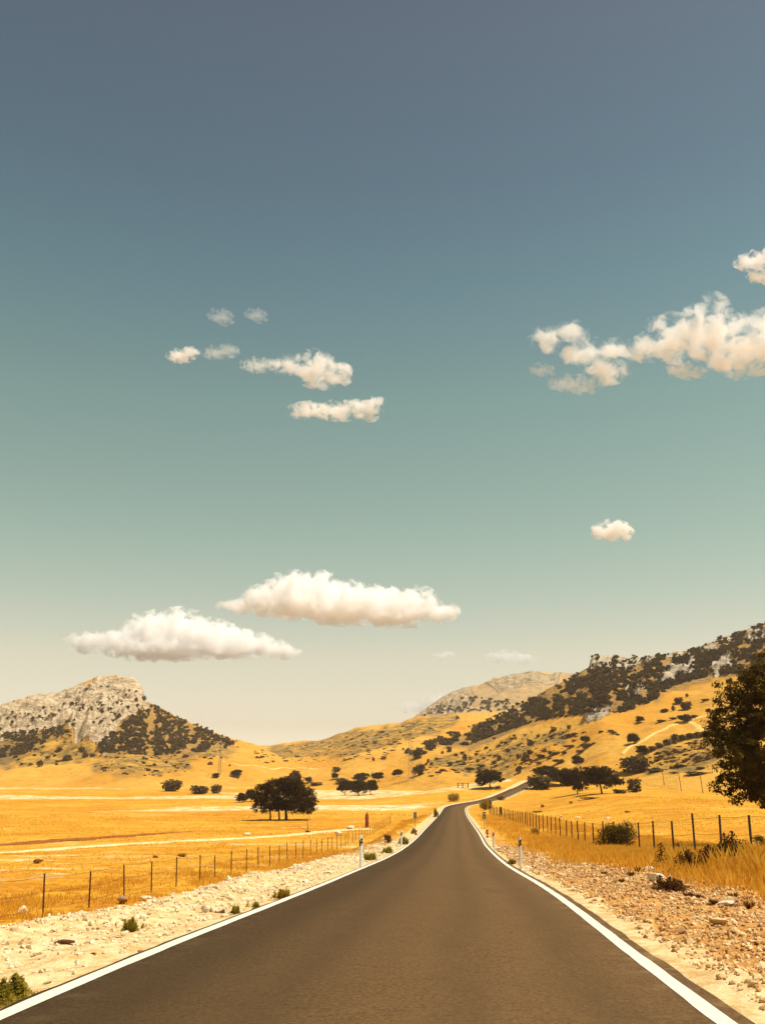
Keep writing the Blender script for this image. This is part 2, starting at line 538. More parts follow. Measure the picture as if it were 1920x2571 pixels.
# ------------------------------------------------------------------ terrain
# the road: distance ahead, centre offset, height (the camera stands at 1.7 m)
ROAD = np.array([(-60, -4.6, 3.2), (-30, -2.6, 2.0), (0, -0.66, 0.32), (3.5, -0.42, 0.15), (6.7, -0.21, -0.01), (8.9, -0.04, -0.15), (10.2, 0.09, -0.24),
                 (11.9, 0.26, -0.35), (14.5, 0.51, -0.51), (18.6, 0.89, -0.78), (22.6, 1.21, -1.05), (26.9, 1.5, -1.35),
                 (33.3, 1.95, -1.80), (41, 2.58, -2.31), (51.3, 3.42, -2.92), (64.3, 4.44, -3.57), (76.7, 5.51, -4.0),
                 (89.9, 6.55, -4.42), (108.5, 8.0, -5.1), (145, 10.86, -6.4), (178, 13.5, -7.5), (207, 15.9, -8.15),
                 (222, 17.3, -8.25), (236, 19.6, -8.3), (250, 24.0, -8.3), (262, 28.6, -8.3), (280, 35.2, -7.9), (305, 44.5, -6.2),
                 (330, 54.5, -3.7), (350, 65.0, -2.0), (380, 85, 0.5), (450, 140, 8)], float)
_y = np.arange(-60, 450.1, 1.0)


def _smooth(v, k):
    ker = np.ones(k) / k
    return np.convolve(np.pad(v, k // 2, mode='edge'), ker, mode='valid')[:len(_y)]


_rx = np.interp(_y, ROAD[:, 0], ROAD[:, 1])
_rz = np.interp(_y, ROAD[:, 0], ROAD[:, 2])
_rxs, _rzs = _smooth(_smooth(_rx, 7), 7), _smooth(_smooth(_rz, 7), 7)


def road_x(y): return np.interp(y, _y, _rxs)
def road_z(y): return np.interp(y, _y, _rzs)


HEAD = np.arctan(np.gradient(_rxs, _y))
def road_head(y): return np.interp(y, _y, HEAD)


LF = np.array([(-60, 0.6), (0, -1.3), (15, -2.0), (29, -2.7), (60, -4.55), (92, -6.3), (137, -7.6), (200, -8.45), (300, -9.1), (500, -9.8), (900, -10.5), (4000, -12)])
RF = np.array([(-60, 2.8), (0, 0.55), (26, -0.80), (50, -2.4), (100, -3.6), (200, -4.45), (260, -4.6), (330, -3.0), (500, -1), (4000, 0)])


def verge_w(y):
    return 5.3 + 1.5 * sstep(y, 18, 8) + 0.7 * fbm(np.asarray(y) / 6.0, np.asarray(y) * 0 + 3.3, 5, 3)


def G(x, y, micro=True):
    x, y = np.asarray(x, float), np.asarray(y, float)
    yc = np.clip(y, -60, 450)
    d = (x - road_x(yc)) * np.cos(road_head(yc))
    zr = road_z(yc)
    zl = np.interp(y, LF[:, 0], LF[:, 1]) + fbm(x / 55, y / 55, 21, 3) * 0.9 * sstep(np.abs(d), 12, 60)
    zf = np.interp(y, RF[:, 0], RF[:, 1]) + fbm(x / 45, y / 45, 31, 3) * 0.8 * sstep(np.abs(d), 12, 60)
    vw = verge_w(yc)
    wl = 3.2 + 45 * sstep(y, 200, 300)
    tl = sstep(-d, vw - 0.2, vw + wl)
    tr = sstep(d, 9, 36)
    edge = np.clip(np.abs(d) - 2.7, 0, 5)
    far = 1 - sstep(y, 338, 365)                           # beyond, the road is lost behind the oaks
    zv_l = zr - 0.04 - 0.035 * edge + 0.16 * np.exp(-((d + vw - 0.5) / 0.6) ** 2)
    zv_r = zr - 0.03 + 0.055 * edge * (1 - 0.6 * sstep(y, 30, 60))
    z = np.where(d < 0, zv_l * (1 - tl) + zl * tl, zv_r * (1 - tr) + zf * tr)
    base = np.where(d < 0, zl, zf)
    z = z * far + (1 - far) * base
    if micro:
        off = sstep(np.abs(d), 2.75, 3.3)
        z = z + off * (fbm(x / 1.1, y / 1.1, 41, 4) * 0.10 + fbm(x / 0.28, y / 0.28, 47, 3) * 0.045 * (1 - sstep(y, 30, 60)))
    # bed under the asphalt
    z = np.where((np.abs(d) < 2.705) & (y < 342), zr - 0.07, z)
    return z


def grow(a, step0, rate, end):
    out, s = [a], step0
    while out[-1] < end:
        out.append(out[-1] + s); s *= rate
    return out


ys = np.array([-60, -40, -25, -12, -5, 0] + grow(2.0, 0.14, 1.0085, 400) + [450, 520, 620, 800, 1100, 1600, 2400, 4000, 5600], float)
dh = grow(2.76, 0.11, 1.028, 700) + [1000, 1600, 3000, 4200]
ds = np.array([-v for v in dh[::-1]] + [-2.66, -2.5, 0, 2.5, 2.70] + dh, float)
YY, DD = np.meshgrid(ys, ds, indexing='ij')
_yc = np.clip(YY, -60, 450)
XX = road_x(_yc) + DD / np.cos(road_head(_yc))
ZZ = G(XX, YY)
GV = np.stack([XX, YY, ZZ], -1).reshape(-1, 3)
ny, nd = YY.shape
ii = (np.arange(ny - 1)[:, None] * nd + np.arange(nd - 1)[None, :])
quads = np.stack([ii, ii + 1, ii + nd + 1, ii + nd], -1)
vw_ = verge_w(_yc)
nzv = fbm(XX / 1.7, YY / 1.7, 61, 4)
Rz = (1 - sstep(-DD, vw_ - 0.6, vw_ + 0.9)) * (DD < 0) * (1 - 0.85 * sstep(YY, 30, 75))
Rz = np.maximum(Rz, (DD < 0) * (1 - sstep(-DD, 3.6, 4.6)) * (YY < 330) * 0.8)
gw = 6.6 - 2.4 * sstep(YY, 12, 45)
Gz = (1 - sstep(DD + 1.2 * nzv, gw - 1.0, gw + 0.6)) * (DD > 0) * (1 - 0.5 * sstep(YY, 40, 110)) * (YY < 330)
PR = (DD > 0) * (1 - sstep(DD + 0.5 * nzv, 3.0, 3.5)) * (YY < 400)           # sandy strip beside the asphalt
Rz = np.maximum(Rz, PR)
Gz = Gz * (1 - PR)
Bz = sstep(YY, 170, 230) * (1 - sstep(YY, 430, 520)) * (1 - sstep(DD, -12, -3)) * sstep(fbm(XX / 90, YY / 40, 71, 3), -0.25, 0.25)
Bz = np.maximum(Bz, 0.35 * sstep(YY, 35, 55) * (1 - sstep(YY, 90, 130)) * (DD < 0))
zone = np.stack([Rz, Gz, Bz], -1).reshape(-1, 3)

ymid = (YY[:-1, :-1] + YY[1:, 1:]) / 2
dmid = (DD[:-1, :-1] + DD[1:, 1:]) / 2
sel_l = (dmid < -2.71) & (dmid > -7.4) & (ymid > 0) & (ymid < 110)
sel_r = (dmid > 2.71) & (dmid < 7.4) & (ymid > 0) & (ymid < 110)


def sub(name, sel):
    q = quads[sel].reshape(-1, 4)
    u, inv = np.unique(q, return_inverse=True)
    return obj(name, mesh_np(name, GV[u], inv.reshape(-1, 4), True, {'zone': zone[u]}), M['meadow'])


ground = tag(sub('ground', ~(sel_l | sel_r)), 'dry golden meadow floor of the valley on both sides of the road', 'ground', kind='structure')
verge_l = tag(sub('rubble_verge', sel_l), 'bright crushed limestone verge along the left edge of the road', 'verge', kind='structure')
verge_r = tag(sub('gravel_verge', sel_r), 'reddish gravel verge along the right edge of the road', 'verge', kind='structure')

# ------------------------------------------------------------------ road
ry = np.array(grow(-50, 2.0, 1.0, 0) + grow(0.5, 0.25, 1.012, 341), float)


def strip(d0, d1, lift, jag0=0.0, jag1=0.0, thick=None):
    h = road_head(ry)
    cs, sn = np.cos(h), np.sin(h)
    def side(d):
        return np.stack([road_x(ry) + d * cs, ry - d * sn, road_z(ry) + lift], -1)
    j0 = fbm(ry / 0.35, ry * 0 + 1.1, 81, 4) * jag0
    j1 = fbm(ry / 0.35, ry * 0 + 9.1, 83, 4) * jag1
    n = len(ry)
    A, B = side(d0 + j0), side(d1 + j1)
    V = [A, B]
    i = np.arange(n - 1)
    fs = [np.stack([i, i + n, i + n + 1, i + 1], -1)]
    if thick:
        V += [A - [0, 0, thick], B - [0, 0, thick]]
        fs += [np.stack([i, i + 1, i + 1 + 2 * n, i + 2 * n], -1), np.stack([i + n, i + 3 * n, i + 3 * n + 1, i + n + 1], -1)]
    return np.concatenate(V), np.concatenate(fs)


V_, f_ = strip(-2.71, 2.78, 0.0, 0.03, 0.04, 0.12)
ac_ = np.zeros((len(V_), 3)); n_ = len(ry); ac_[n_:2 * n_, 0] = 1.0; ac_[3 * n_:, 0] = 1.0        # R runs across the road
road = tag(obj('road', mesh_np('road', V_, f_, True, {'across': ac_}), M['asphalt']),
           'narrow brown asphalt road running down into the valley between two white lines', 'road', kind='structure')
V_, f_ = strip(-2.655, -2.505, 0.004, 0.012, 0.012)
obj('edge_line', mesh_np('edge_line', V_, f_), M['paint'], road)
V_, f_ = strip(2.505, 2.655, 0.004, 0.012, 0.012)
obj('edge_line', mesh_np('edge_line', V_, f_), M['paint'], road)


# ------------------------------------------------------------------ hills
def hill(name, label, ridge, foot, mat, nu, nt, power, zones, rough, rock_amp, seed, cat='hill'):
    R_, F_ = np.array(ridge, float), np.array(foot, float)
    u = np.linspace(R_[0, 0], R_[-1, 0], nu)
    row = np.interp(u, R_[:, 0], R_[:, 1]); zc = np.interp(u, R_[:, 0], R_[:, 2])
    row = row + fbm(u / 14.0, u * 0, seed, 4) * 2.2
    fz = np.interp(u, F_[:, 0], F_[:, 1]); fh = np.interp(u, F_[:, 0], F_[:, 2])
    c, s = math.cos(TH), math.sin(TH)
    a, b = (u - CX) / F, (row - CY) / F
    RX, RY, RZ = a * zc, (c + b * s) * zc, 1.7 + (s - b * c) * zc
    FX, FY, FZ = a * fz, (fz - (fh - 1.7) * s) / c, fh
    t = np.concatenate([np.linspace(0, 1, nt), 1 + np.linspace(0, 1, 26)[1:] ** 1.3])
    T, _ = np.meshgrid(t, u, indexing='ij')
    tf = np.minimum(T, 1.0); tb = np.clip(T - 1, 0, 1)
    X = FX + (RX - FX) * T; Y = FY + (RY - FY) * T
    pf = 0.35 * tf + 0.65 * tf ** power
    k = max(3, int(90 / (u[1] - u[0]))) | 1                # crags of the skyline stay near the top
    RS = np.convolve(np.pad(RZ, k // 2, mode='edge'), np.hanning(k + 2)[1:-1] / np.hanning(k + 2).sum(), mode='valid')
    w = sstep(tf, 0.80, 0.985)
    Z = FZ + (RS * (1 - w) + RZ * w - FZ) * pf
    Z = Z - (RZ - FZ + 20) * (tb * tb * (3 - 2 * tb)) * 1.0
    px, py, _z = to_pixel(np.stack([X, Y, Z], -1))
    jx = fbm(px / 22, py / 22, seed + 3, 4) * 26; jy = fbm(px / 22, py / 22, seed + 4, 4) * 20
    zn = np.zeros(T.shape + (3,))
    for k, polys in enumerate(zones):
        for pl in polys:
            zn[..., k] = np.maximum(zn[..., k], in_poly(px + jx, py + jy, pl) * 1.0)
    for ax in (0, 1):                                      # soft borders between the covers
        kb = np.ones(7) / 7
        zn = np.apply_along_axis(lambda v: np.convolve(np.pad(v, 3, mode='edge'), kb, mode='valid'), ax, zn)
    env = np.clip(tf * 6, 0, 1) * (0.25 + 0.75 * np.clip((1 - tf) * 7, 0, 1)) * (1 - tb)
    Z = Z + env * fbm(X / 60, Y / 60, seed + 7, 5) * rough
    rid = 1 - 2 * np.abs(fbm(X / 26 + Z / 40, Y / 26 + Z / 26, seed + 9, 4))
    rid2 = fbm((X + Z * 1.1) / 9, (Y - Z * 0.8) / 9, seed + 11, 4)
    Z = Z + env * zn[..., 0] * ((rid - 0.5) * rock_amp + rid2 * rock_amp * 0.9)
    n, m = T.shape
    i = np.arange(n - 1)[:, None] * m + np.arange(m - 1)[None, :]
    q = np.stack([i, i + 1, i + m + 1, i + m], -1).reshape(-1, 4)
    me = mesh_np(name, np.stack([X, Y, Z], -1).reshape(-1, 3), q, True, {'zone': zn.reshape(-1, 3)})
    return tag(obj(name, me, mat), label, cat, kind='structure')


L_ROCK = [[(-80, 1770), (39, 1758), (97, 1744), (194, 1718), (302, 1690), (350, 1700), (370, 1740), (372, 1765), (350, 1788), (318, 1812), (285, 1840), (262, 1868), (240, 1862),
           (185, 1850), (172, 1828), (100, 1838), (-80, 1858)]]
L_SCRUB = [[(330, 1800), (366, 1770), (392, 1774), (490, 1820), (590, 1866), (570, 1880), (500, 1890), (430, 1895), (330, 1895), (250, 1890), (255, 1860), (300, 1825)],
           [(-60, 1845), (110, 1835), (165, 1820), (175, 1845), (130, 1855), (60, 1862), (-60, 1864)],
           [(-60, 1885), (60, 1865), (120, 1855), (95, 1885), (30, 1900), (-60, 1905)]]
L_OLIVE = [[(-60, 1855), (180, 1845), (260, 1880), (420, 1895), (600, 1875), (560, 1905), (470, 1915), (480, 1945), (300, 1955), (230, 1930), (240, 1900), (130, 1915), (-60, 1905)]]
hill_l = hill('limestone_hill', 'bare limestone hill with a blunt rocky nose on the left skyline',
              [(-420, 1850, 900), (-180, 1800, 880), (0, 1770, 850), (39, 1760, 845), (97, 1746, 840), (136, 1741, 835), (194, 1720, 830), (248, 1701, 825), (302, 1696.5, 815), (330, 1701, 810), (345, 1708, 806),
               (357, 1718, 802), (363, 1738, 799), (367, 1758, 797), (387, 1769, 790), (438, 1795, 775), (484, 1816, 760), (535, 1838, 745), (581, 1855, 730), (640, 1869, 715), (720, 1905, 690), (800, 1950, 660), (830, 1975, 640)],
              [(-420, 520, -11), (0, 470, -10.6), (300, 440, -10.2), (640, 440, -10.2), (830, 520, -11)],
              M['hill_left'], 620, 210, 1.55, (L_ROCK, L_SCRUB, L_OLIVE), 7.0, 9.0, 101)
hill_m = hill('saddle_hill', 'low golden saddle ridge closing the valley behind the fields', 
              [(430, 1935, 1000), (560, 1890, 1000), (640, 1871, 1000), (676, 1872, 990), (727, 1864, 980), (760, 1859, 970), (796, 1860, 960), (827, 1852, 950), (863, 1840, 940), (893, 1827, 930), (949, 1821, 910),
               (1012, 1812, 900), (1027, 1805, 895), (1047, 1799, 890), (1156, 1791, 880), (1270, 1783, 880), (1400, 1790, 880), (1600, 1800, 880)],
              [(430, 600, -11.5), (640, 470, -10.5), (900, 420, -10), (1000, 400, -10), (1150, 430, -11), (1600, 500, -5)],
              M['hill_mid'], 520, 170, 1.35, ([], [], [[(840, 1850), (1010, 1815), (1050, 1800), (1150, 1800), (1150, 1830), (1060, 1850), (900, 1900), (640, 1910), (640, 1880)]]), 6.0, 4.0, 131)
FARROCK = [[(1020, 1815), (1060, 1775), (1093, 1758), (1163, 1720), (1195, 1758), (1170, 1785), (1150, 1800), (1100, 1812)], [(1200, 1715), (1300, 1685), (1420, 1690), (1350, 1725), (1250, 1722)]]
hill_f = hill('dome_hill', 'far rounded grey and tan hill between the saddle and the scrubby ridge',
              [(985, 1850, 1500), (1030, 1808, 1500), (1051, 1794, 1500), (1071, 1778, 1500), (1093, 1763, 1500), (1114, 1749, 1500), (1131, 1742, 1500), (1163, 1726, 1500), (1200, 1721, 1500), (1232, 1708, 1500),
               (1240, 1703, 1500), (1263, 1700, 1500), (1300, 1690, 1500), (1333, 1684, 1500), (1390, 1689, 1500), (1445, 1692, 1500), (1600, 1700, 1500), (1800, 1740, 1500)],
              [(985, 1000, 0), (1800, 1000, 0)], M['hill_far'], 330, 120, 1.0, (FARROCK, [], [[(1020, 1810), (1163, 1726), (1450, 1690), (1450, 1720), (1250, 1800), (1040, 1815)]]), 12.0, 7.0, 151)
R_SCRUB = [[(1015, 1888), (1060, 1868), (1100, 1848), (1200, 1818), (1290, 1772), (1360, 1742), (1430, 1704), (1482, 1645), (1600, 1645), (1720, 1630), (1920, 1565), (2200, 1480), (2200, 1640), (1920, 1690), (1850, 1692),
            (1800, 1692), (1690, 1722), (1640, 1760), (1560, 1790), (1500, 1787), (1420, 1800), (1340, 1812), (1260, 1840), (1180, 1870), (1110, 1872), (1060, 1895), (1035, 1902)]]
R_ROCK = [[(1478, 1640), (1560, 1640), (1650, 1638), (1640, 1662), (1590, 1685), (1545, 1700), (1490, 1695), (1478, 1675)], [(1560, 1735), (1580, 1712), (1605, 1708), (1632, 1735), (1600, 1752), (1580, 1748)],
          [(1640, 1705), (1690, 1668), (1735, 1664), (1760, 1680), (1720, 1695), (1660, 1715)], [(1785, 1662), (1810, 1650), (1850, 1655), (1830, 1690), (1800, 1692)], [(1465, 1795), (1500, 1780), (1545, 1780), (1510, 1812), (1470, 1818)],
          [(1655, 1640), (1700, 1632), (1725, 1645), (1690, 1655)], [(1740, 1628), (1830, 1598), (1850, 1610), (1770, 1640)], [(1860, 1590), (1920, 1570), (2100, 1530), (2100, 1570), (1930, 1620), (1880, 1620)], [(1270, 1778), (1330, 1760), (1330, 1772), (1285, 1785)]]
R_OLIVE = [[(1620, 1900), (1700, 1870), (1810, 1840), (1900, 1830), (1900, 1890), (1815, 1895), (1740, 1925), (1620, 1940)], [(1100, 1900), (1300, 1850), (1420, 1830), (1420, 1870), (1300, 1900), (1340, 1925), (1150, 1940), (1060, 1945)]]
hill_r = hill('scrubby_hill', 'long hillside rising to a dark scrub covered rocky ridge on the right',
              [(860, 1985, 430), (920, 1955, 455), (980, 1920, 480), (1040, 1888, 505), (1120, 1856, 535), (1200, 1824, 560), (1270, 1788, 580), (1289, 1771, 585), (1340, 1752, 590), (1351, 1747, 592), (1378, 1729, 596), (1430, 1707, 600), (1463, 1683, 602), (1478, 1676, 603), (1483, 1654, 604),
               (1490, 1648, 604), (1508, 1649, 604), (1556, 1649, 604), (1583, 1655, 604), (1602, 1650, 602), (1632, 1643, 600), (1668, 1641, 600), (1720, 1633, 598), (1741, 1626, 595), (1783, 1615, 590), (1829, 1602, 585),
               (1874, 1585, 580), (1920, 1568, 575), (2100, 1510, 560), (2400, 1440, 540), (2800, 1420, 520)],
              [(860, 400, -11), (1000, 370, -10.5), (1100, 340, -9), (1200, 325, -9.5), (1330, 290, -9.5), (1420, 270, -9.0), (1500, 258, -7.5), (1700, 235, -5.2), (1920, 215, -5.2), (2800, 190, -5)],
              M['hill_right'], 760, 230, 1.35, (R_ROCK, R_SCRUB, R_OLIVE), 7.0, 8.0, 171)

# a search tree over all land, so that whatever is placed stands on it
dg = bpy.context.evaluated_depsgraph_get()
bv_v, bv_p, off = [], [], 0
for o in (ground, verge_l, verge_r, hill_l, hill_m, hill_f, hill_r):
    me = o.data
    co = np.empty(len(me.vertices) * 3, np.float32); me.vertices.foreach_get('co', co)
    vi = np.empty(len(me.loops), np.int32); me.loops.foreach_get('vertex_index', vi)
    bv_v += co.reshape(-1, 3).tolist()
    bv_p += (vi.reshape(-1, 4) + off).tolist()
    off += len(me.vertices)
LAND = BVHTree.FromPolygons(bv_v, bv_p)
CAMV = Vector(CAM.tolist())


def hit(px, row):
    """the point of the land seen at a photo pixel, with its depth"""
    d = Vector(ray(px, row).tolist())
    h = LAND.ray_cast(CAMV, d.normalized(), 6000)
    if h[0] is None:
        return None
    p = np.array(h[0])
    return p, float(to_pixel(p)[2])


def drop(x, y):
    h = LAND.ray_cast(Vector((x, y, 800)), Vector((0, 0, -1)), 2000)
    return h[0].z if h[0] is not None else float(G(x, y))


# ------------------------------------------------------------------ clouds
def cloud(label, depth, puffs, dens=1.0, cut=0.12, nscale=1.0, namp=1.0, soft=0.55, cat='cloud'):
    """puffs: (px, row, half width, half height) in the photo; each cloud is a closed body of vapour"""
    P = [(at(a, b, depth), rx * depth / F, rz * depth / F) for a, b, rx, rz in puffs]
    c0 = np.mean([p for p, _, _ in P], axis=0)
    bm = bmesh.new()
    size = max(r for _, r, _ in P)
    small = min(min(r1, r2) for _, r1, r2 in P)
    for p, rx, rz in P:
        mt = Matrix.Translation(Vector((p - c0).tolist())) @ Matrix.Diagonal((rx * 1.16, max(rx * 0.8, rz) * 1.16, rz * 1.18, 1))
        bmesh.ops.create_icosphere(bm, subdivisions=3, radius=1.0, matrix=mt)
    me = bpy.data.meshes.new('cloud')
    bm.to_mesh(me); bm.free()
    o = bpy.data.objects.new('cloud', me)
    COL.objects.link(o)
    md = o.modifiers.new('union', 'REMESH'); md.mode = 'VOXEL'; md.voxel_size = max(small / 3.0, size / 22.0)
    bpy.context.view_layer.update()
    me2 = bpy.data.meshes.new_from_object(o.evaluated_get(bpy.context.evaluated_depsgraph_get()))
    o.modifiers.clear(); o.data = me2; me2.name = 'cloud'
    bpy.data.meshes.remove(me)
    o.location = c0.tolist()
    t = NT('cloud_vapour')
    pos = t.n('TexCoord').outputs['Object']
    fld = None
    for p, rx, rz in P:
        a = t.n('VectorMath', operation='SUBTRACT'); t.t.links.new(pos, a.inputs[0]); a.inputs[1].default_value = tuple((p - c0).tolist())
        b = t.n('VectorMath', operation='MULTIPLY'); t.t.links.new(a.outputs[0], b.inputs[0]); b.inputs[1].default_value = (1 / rx, 1 / max(rx * 0.8, rz), 1 / rz)
        l = t.n('VectorMath', operation='LENGTH'); t.t.links.new(b.outputs[0], l.inputs[0])
        v = t.math('SUBTRACT', 1.0, l.outputs['Value'])
        fld = v if fld is None else t.math('SMOOTH_MAX', fld, v, 0.25)
    mean = float(np.mean([r for _, _, r in P]))
    nz = t.noise(pos, 1.0 * nscale / mean, 8, 0.62, 0.7)
    nb = t.noise(pos, 0.5 * nscale / mean, 2, 0.5)
    s = t.math('ADD', t.math('MULTIPLY', fld, 1.25), t.math('MULTIPLY', t.math('SUBTRACT', nz, 0.5), 4.6 * namp))
    s = t.math('ADD', s, t.math('MULTIPLY', t.math('SUBTRACT', nb, 0.5), 1.6 * namp))
    d = t.ramp(s, cut, cut + soft)
    d = t.math('MULTIPLY', d, dens * 2.0 / mean)
    pv = t.n('VolumePrincipled')
    pv.inputs['Color'].default_value = (1.0, 1.0, 1.0, 1)
    pv.inputs['Anisotropy'].default_value = 0.0
    t.t.links.new(d, pv.inputs['Density'])
    t.t.links.new(pv.outputs[0], t.out.inputs['Volume'])
    me2.materials.append(t.m)
    tag(o, label, cat, 'clouds in the sky')
    return o


cloud('largest bright flat-based cumulus, just above the middle of the valley', 6000,
      [(595, 1524, 50, 18), (665, 1506, 60, 40), (735, 1492, 80, 54), (790, 1490, 75, 54), (850, 1507, 85, 50), (915, 1518, 90, 48), (985, 1525, 85, 48), (1045, 1522, 60, 48), (1100, 1537, 50, 28), (760, 1520, 120, 34), (870, 1538, 120, 30), (990, 1548, 100, 24)], 1.25, 0.12, 1.5, 0.85, 0.50)
cloud('long flat cumulus above the limestone hill, lower left of the largest cloud', 6500,
      [(225, 1614, 60, 26), (300, 1612, 60, 30), (385, 1585, 75, 48), (450, 1580, 80, 50), (520, 1600, 80, 46), (590, 1612, 75, 36), (650, 1622, 65, 30), (705, 1636, 50, 18), (400, 1632, 140, 26), (560, 1632, 120, 22)], 1.0, 0.12, 1.5, 0.85, 0.50)
cloud('big ragged cloud cut by the right edge of the picture', 4200,
      [(1375, 850, 48, 34), (1430, 832, 46, 24), (1465, 885, 60, 34), (1520, 925, 64, 36), (1545, 885, 54, 30), (1620, 875, 60, 28), (1680, 835, 70, 44), (1700, 862, 90, 42), (1765, 850, 100, 56), (1775, 780, 56, 44), (1835, 880, 90, 54), (1900, 880, 80, 54), (1890, 810, 60, 34), (1970, 850, 90, 64), (1860, 915, 60, 34)], 0.72, 0.20, 1.2, 1.3, 0.9)
cloud('small wispy cloud hanging below the big ragged cloud on the right', 4200, [(1702, 922, 30, 26), (1735, 938, 36, 13)], 0.35, 0.06, 1.2, 1.15, 0.8)
cloud('faint wisp under the left end of the big ragged cloud', 4200, [(1425, 962, 48, 18), (1462, 973, 46, 14)], 0.15, 0.06, 1.2, 1.15, 0.8)
cloud('two tiny puffs left of and below the ragged cloud', 4200, [(1353, 927, 24, 18), (1377, 932, 19, 14)], 0.19, 0.06, 1.2, 1.15, 0.8)
cloud('upper scrap of cloud in the top right corner above the ragged cloud', 4000, [(1885, 655, 42, 20), (1930, 650, 46, 24)], 0.7, 0.04, 1.2, 1.15, 0.8)
cloud('lower scrap of cloud in the top right corner above the ragged cloud', 4000, [(1905, 690, 32, 18), (1940, 697, 34, 18)], 0.7, 0.04, 1.2, 1.15, 0.8)
cloud('lumpy middle cloud left of centre, the larger of the two stacked there', 4600,
      [(722, 915, 44, 24), (765, 918, 46, 30), (792, 925, 50, 46), (822, 945, 50, 30), (856, 940, 30, 28)], 0.75, 0.18, 1.2, 1.25, 0.9)
cloud('thin scrap at the left end of the lumpy middle cloud', 4600, [(645, 917, 40, 17), (674, 917, 28, 13)], 0.19, 0.06, 1.2, 1.15, 0.8)
cloud('thin long cloud below the lumpy middle cloud', 4700,
      [(762, 1031, 40, 20), (800, 1028, 46, 20), (850, 1032, 52, 22), (895, 1028, 42, 22), (930, 1030, 30, 28), (945, 1014, 22, 22)], 0.60, 0.18, 1.1, 1.3, 0.9)
cloud('small slanting puff at the far left of the upper clouds', 4600, [(453, 894, 34, 15), (476, 886, 24, 15)], 0.6, 0.05, 1.2, 1.15, 0.8)
cloud('faint scrap right of the small slanting puff', 4600, [(540, 885, 36, 15), (570, 883, 30, 17)], 0.15, 0.08, 1.2, 1.15, 0.8)
cloud('highest faint wisp left of centre', 4600, [(550, 792, 32, 16), (568, 801, 22, 18)], 0.12, 0.08, 1.2, 1.15, 0.8)
cloud('faint wisp right of the highest one', 4600, [(638, 788, 26, 14), (655, 796, 18, 16)], 0.12, 0.08, 1.2, 1.15, 0.8)
cloud('single small round puff high above the scrubby ridge', 5200, [(1510, 1334, 28, 22), (1540, 1330, 38, 26), (1566, 1338, 24, 19)], 0.9, 0.0, 1.2, 1.1, 0.7)
cloud('faint low puff above the dome hill', 7000, [(1262, 1648, 42, 16), (1305, 1656, 46, 12)], 0.28, 0.04, 1.0, 1.2, 0.9)
cloud('tiny faint puff left of the low puff above the dome hill', 7000, [(1115, 1646, 28, 11)], 0.28, 0.04, 1.0, 1.2, 0.9)
cloud('faint hazy cloud sinking behind the left flank of the dome hill', 7000, [(1090, 1768, 56, 26), (1045, 1775, 56, 16)], 0.28, 0.04, 1.0, 1.2, 0.9)


# ------------------------------------------------------------------ plants
def leaf_quads(C, N, size, rng, stretch=1.0):
    n = len(C)
    N = N / (np.linalg.norm(N, axis=1, keepdims=True) + 1e-9)
    T = rng.normal(size=(n, 3)); T -= N * np.sum(T * N, 1, keepdims=True)
    T /= np.linalg.norm(T, axis=1, keepdims=True) + 1e-9
    B = np.cross(N, T)
    s = (size * (0.6 + 0.8 * rng.random(n)))[:, None]
    b = 0.28 * s * N
    V = np.stack([C - T * s * stretch, C - B * s * 0.55 + b, C + T * s * stretch, C + B * s * 0.55 + b], 1)
    return V.reshape(-1, 3), np.arange(4 * n).reshape(n, 4)


def crown_points(lobes, n, rng, shell=0.55):
    L = np.array(lobes, float)                           # x y z rx ry rz
    w = L[:, 3] * L[:, 4] + L[:, 3] * L[:, 5]
    k = rng.choice(len(L), n, p=w / w.sum())
    D = rng.normal(size=(n, 3)); D /= np.linalg.norm(D, axis=1, keepdims=True)
    r = (shell + (1 - shell) * rng.random(n)) ** (1 / 1.6)
    r = r * (1 + 0.10 * rng.normal(size=n))
    P = L[k, :3] + D * L[k, 3:6] * r[:, None]
    N = D + 0.7 * rng.normal(size=(n, 3)) + np.array([0, 0, 0.35])
    return P, N


def clumped(lobes, n, nclump, spread, rng, shell=0.5):
    """leaves gathered into sprays, so that a crown has light and dark clumps and gaps between them"""
    C, Nc = crown_points(lobes, nclump, rng, shell)
    Nc /= np.linalg.norm(Nc, axis=1, keepdims=True)
    k = rng.integers(nclump, size=n)
    size = spread * (0.55 + 0.9 * rng.random(nclump))
    off = rng.normal(size=(n, 3)); off *= (size[k] / (np.linalg.norm(off, axis=1) + 1e-9) * rng.random(n) ** 0.45)[:, None]
    off[:, 2] *= 0.62
    P = C[k] + off
    N = Nc[k] * 0.5 + off / size[k][:, None] * 0.7 + rng.normal(size=(n, 3)) * 0.45 + np.array([0, 0, 0.45])
    return P, N


def oak_lobes(rng, n=13, flat=0.42, base=0.26):
    """unit tree: crown 1 wide, top at 1, underside near base"""
    L = []
    mid = (1 + base) / 2; h = (1 - base) / 2
    L.append((0, 0, mid, 0.36, 0.36, h * 0.80))
    for i in range(n):
        a = 2.4 * i + rng.random() * 0.6
        z = rng.random()
        rr = 0.36 * math.sqrt(max(0.05, 1 - (z - 0.25) ** 2 / 0.72)) * (0.75 + 0.4 * rng.random())
        r = 0.15 + 0.09 * rng.random()
        zz = base + 0.12 + z * (1 - base - 0.24)
        L.append((math.cos(a) * rr, math.sin(a) * rr, zz, r, r, r * 0.85))
    return L


def crown_mesh(name, rng, nleaf, leaf, lobes, nclump=0, spread=0.0):
    P, N = clumped(lobes, nleaf, nclump, spread, rng) if nclump else crown_points(lobes, nleaf, rng)
    V, f = leaf_quads(P, N, leaf, rng)
    return mesh_np(name, V, f)


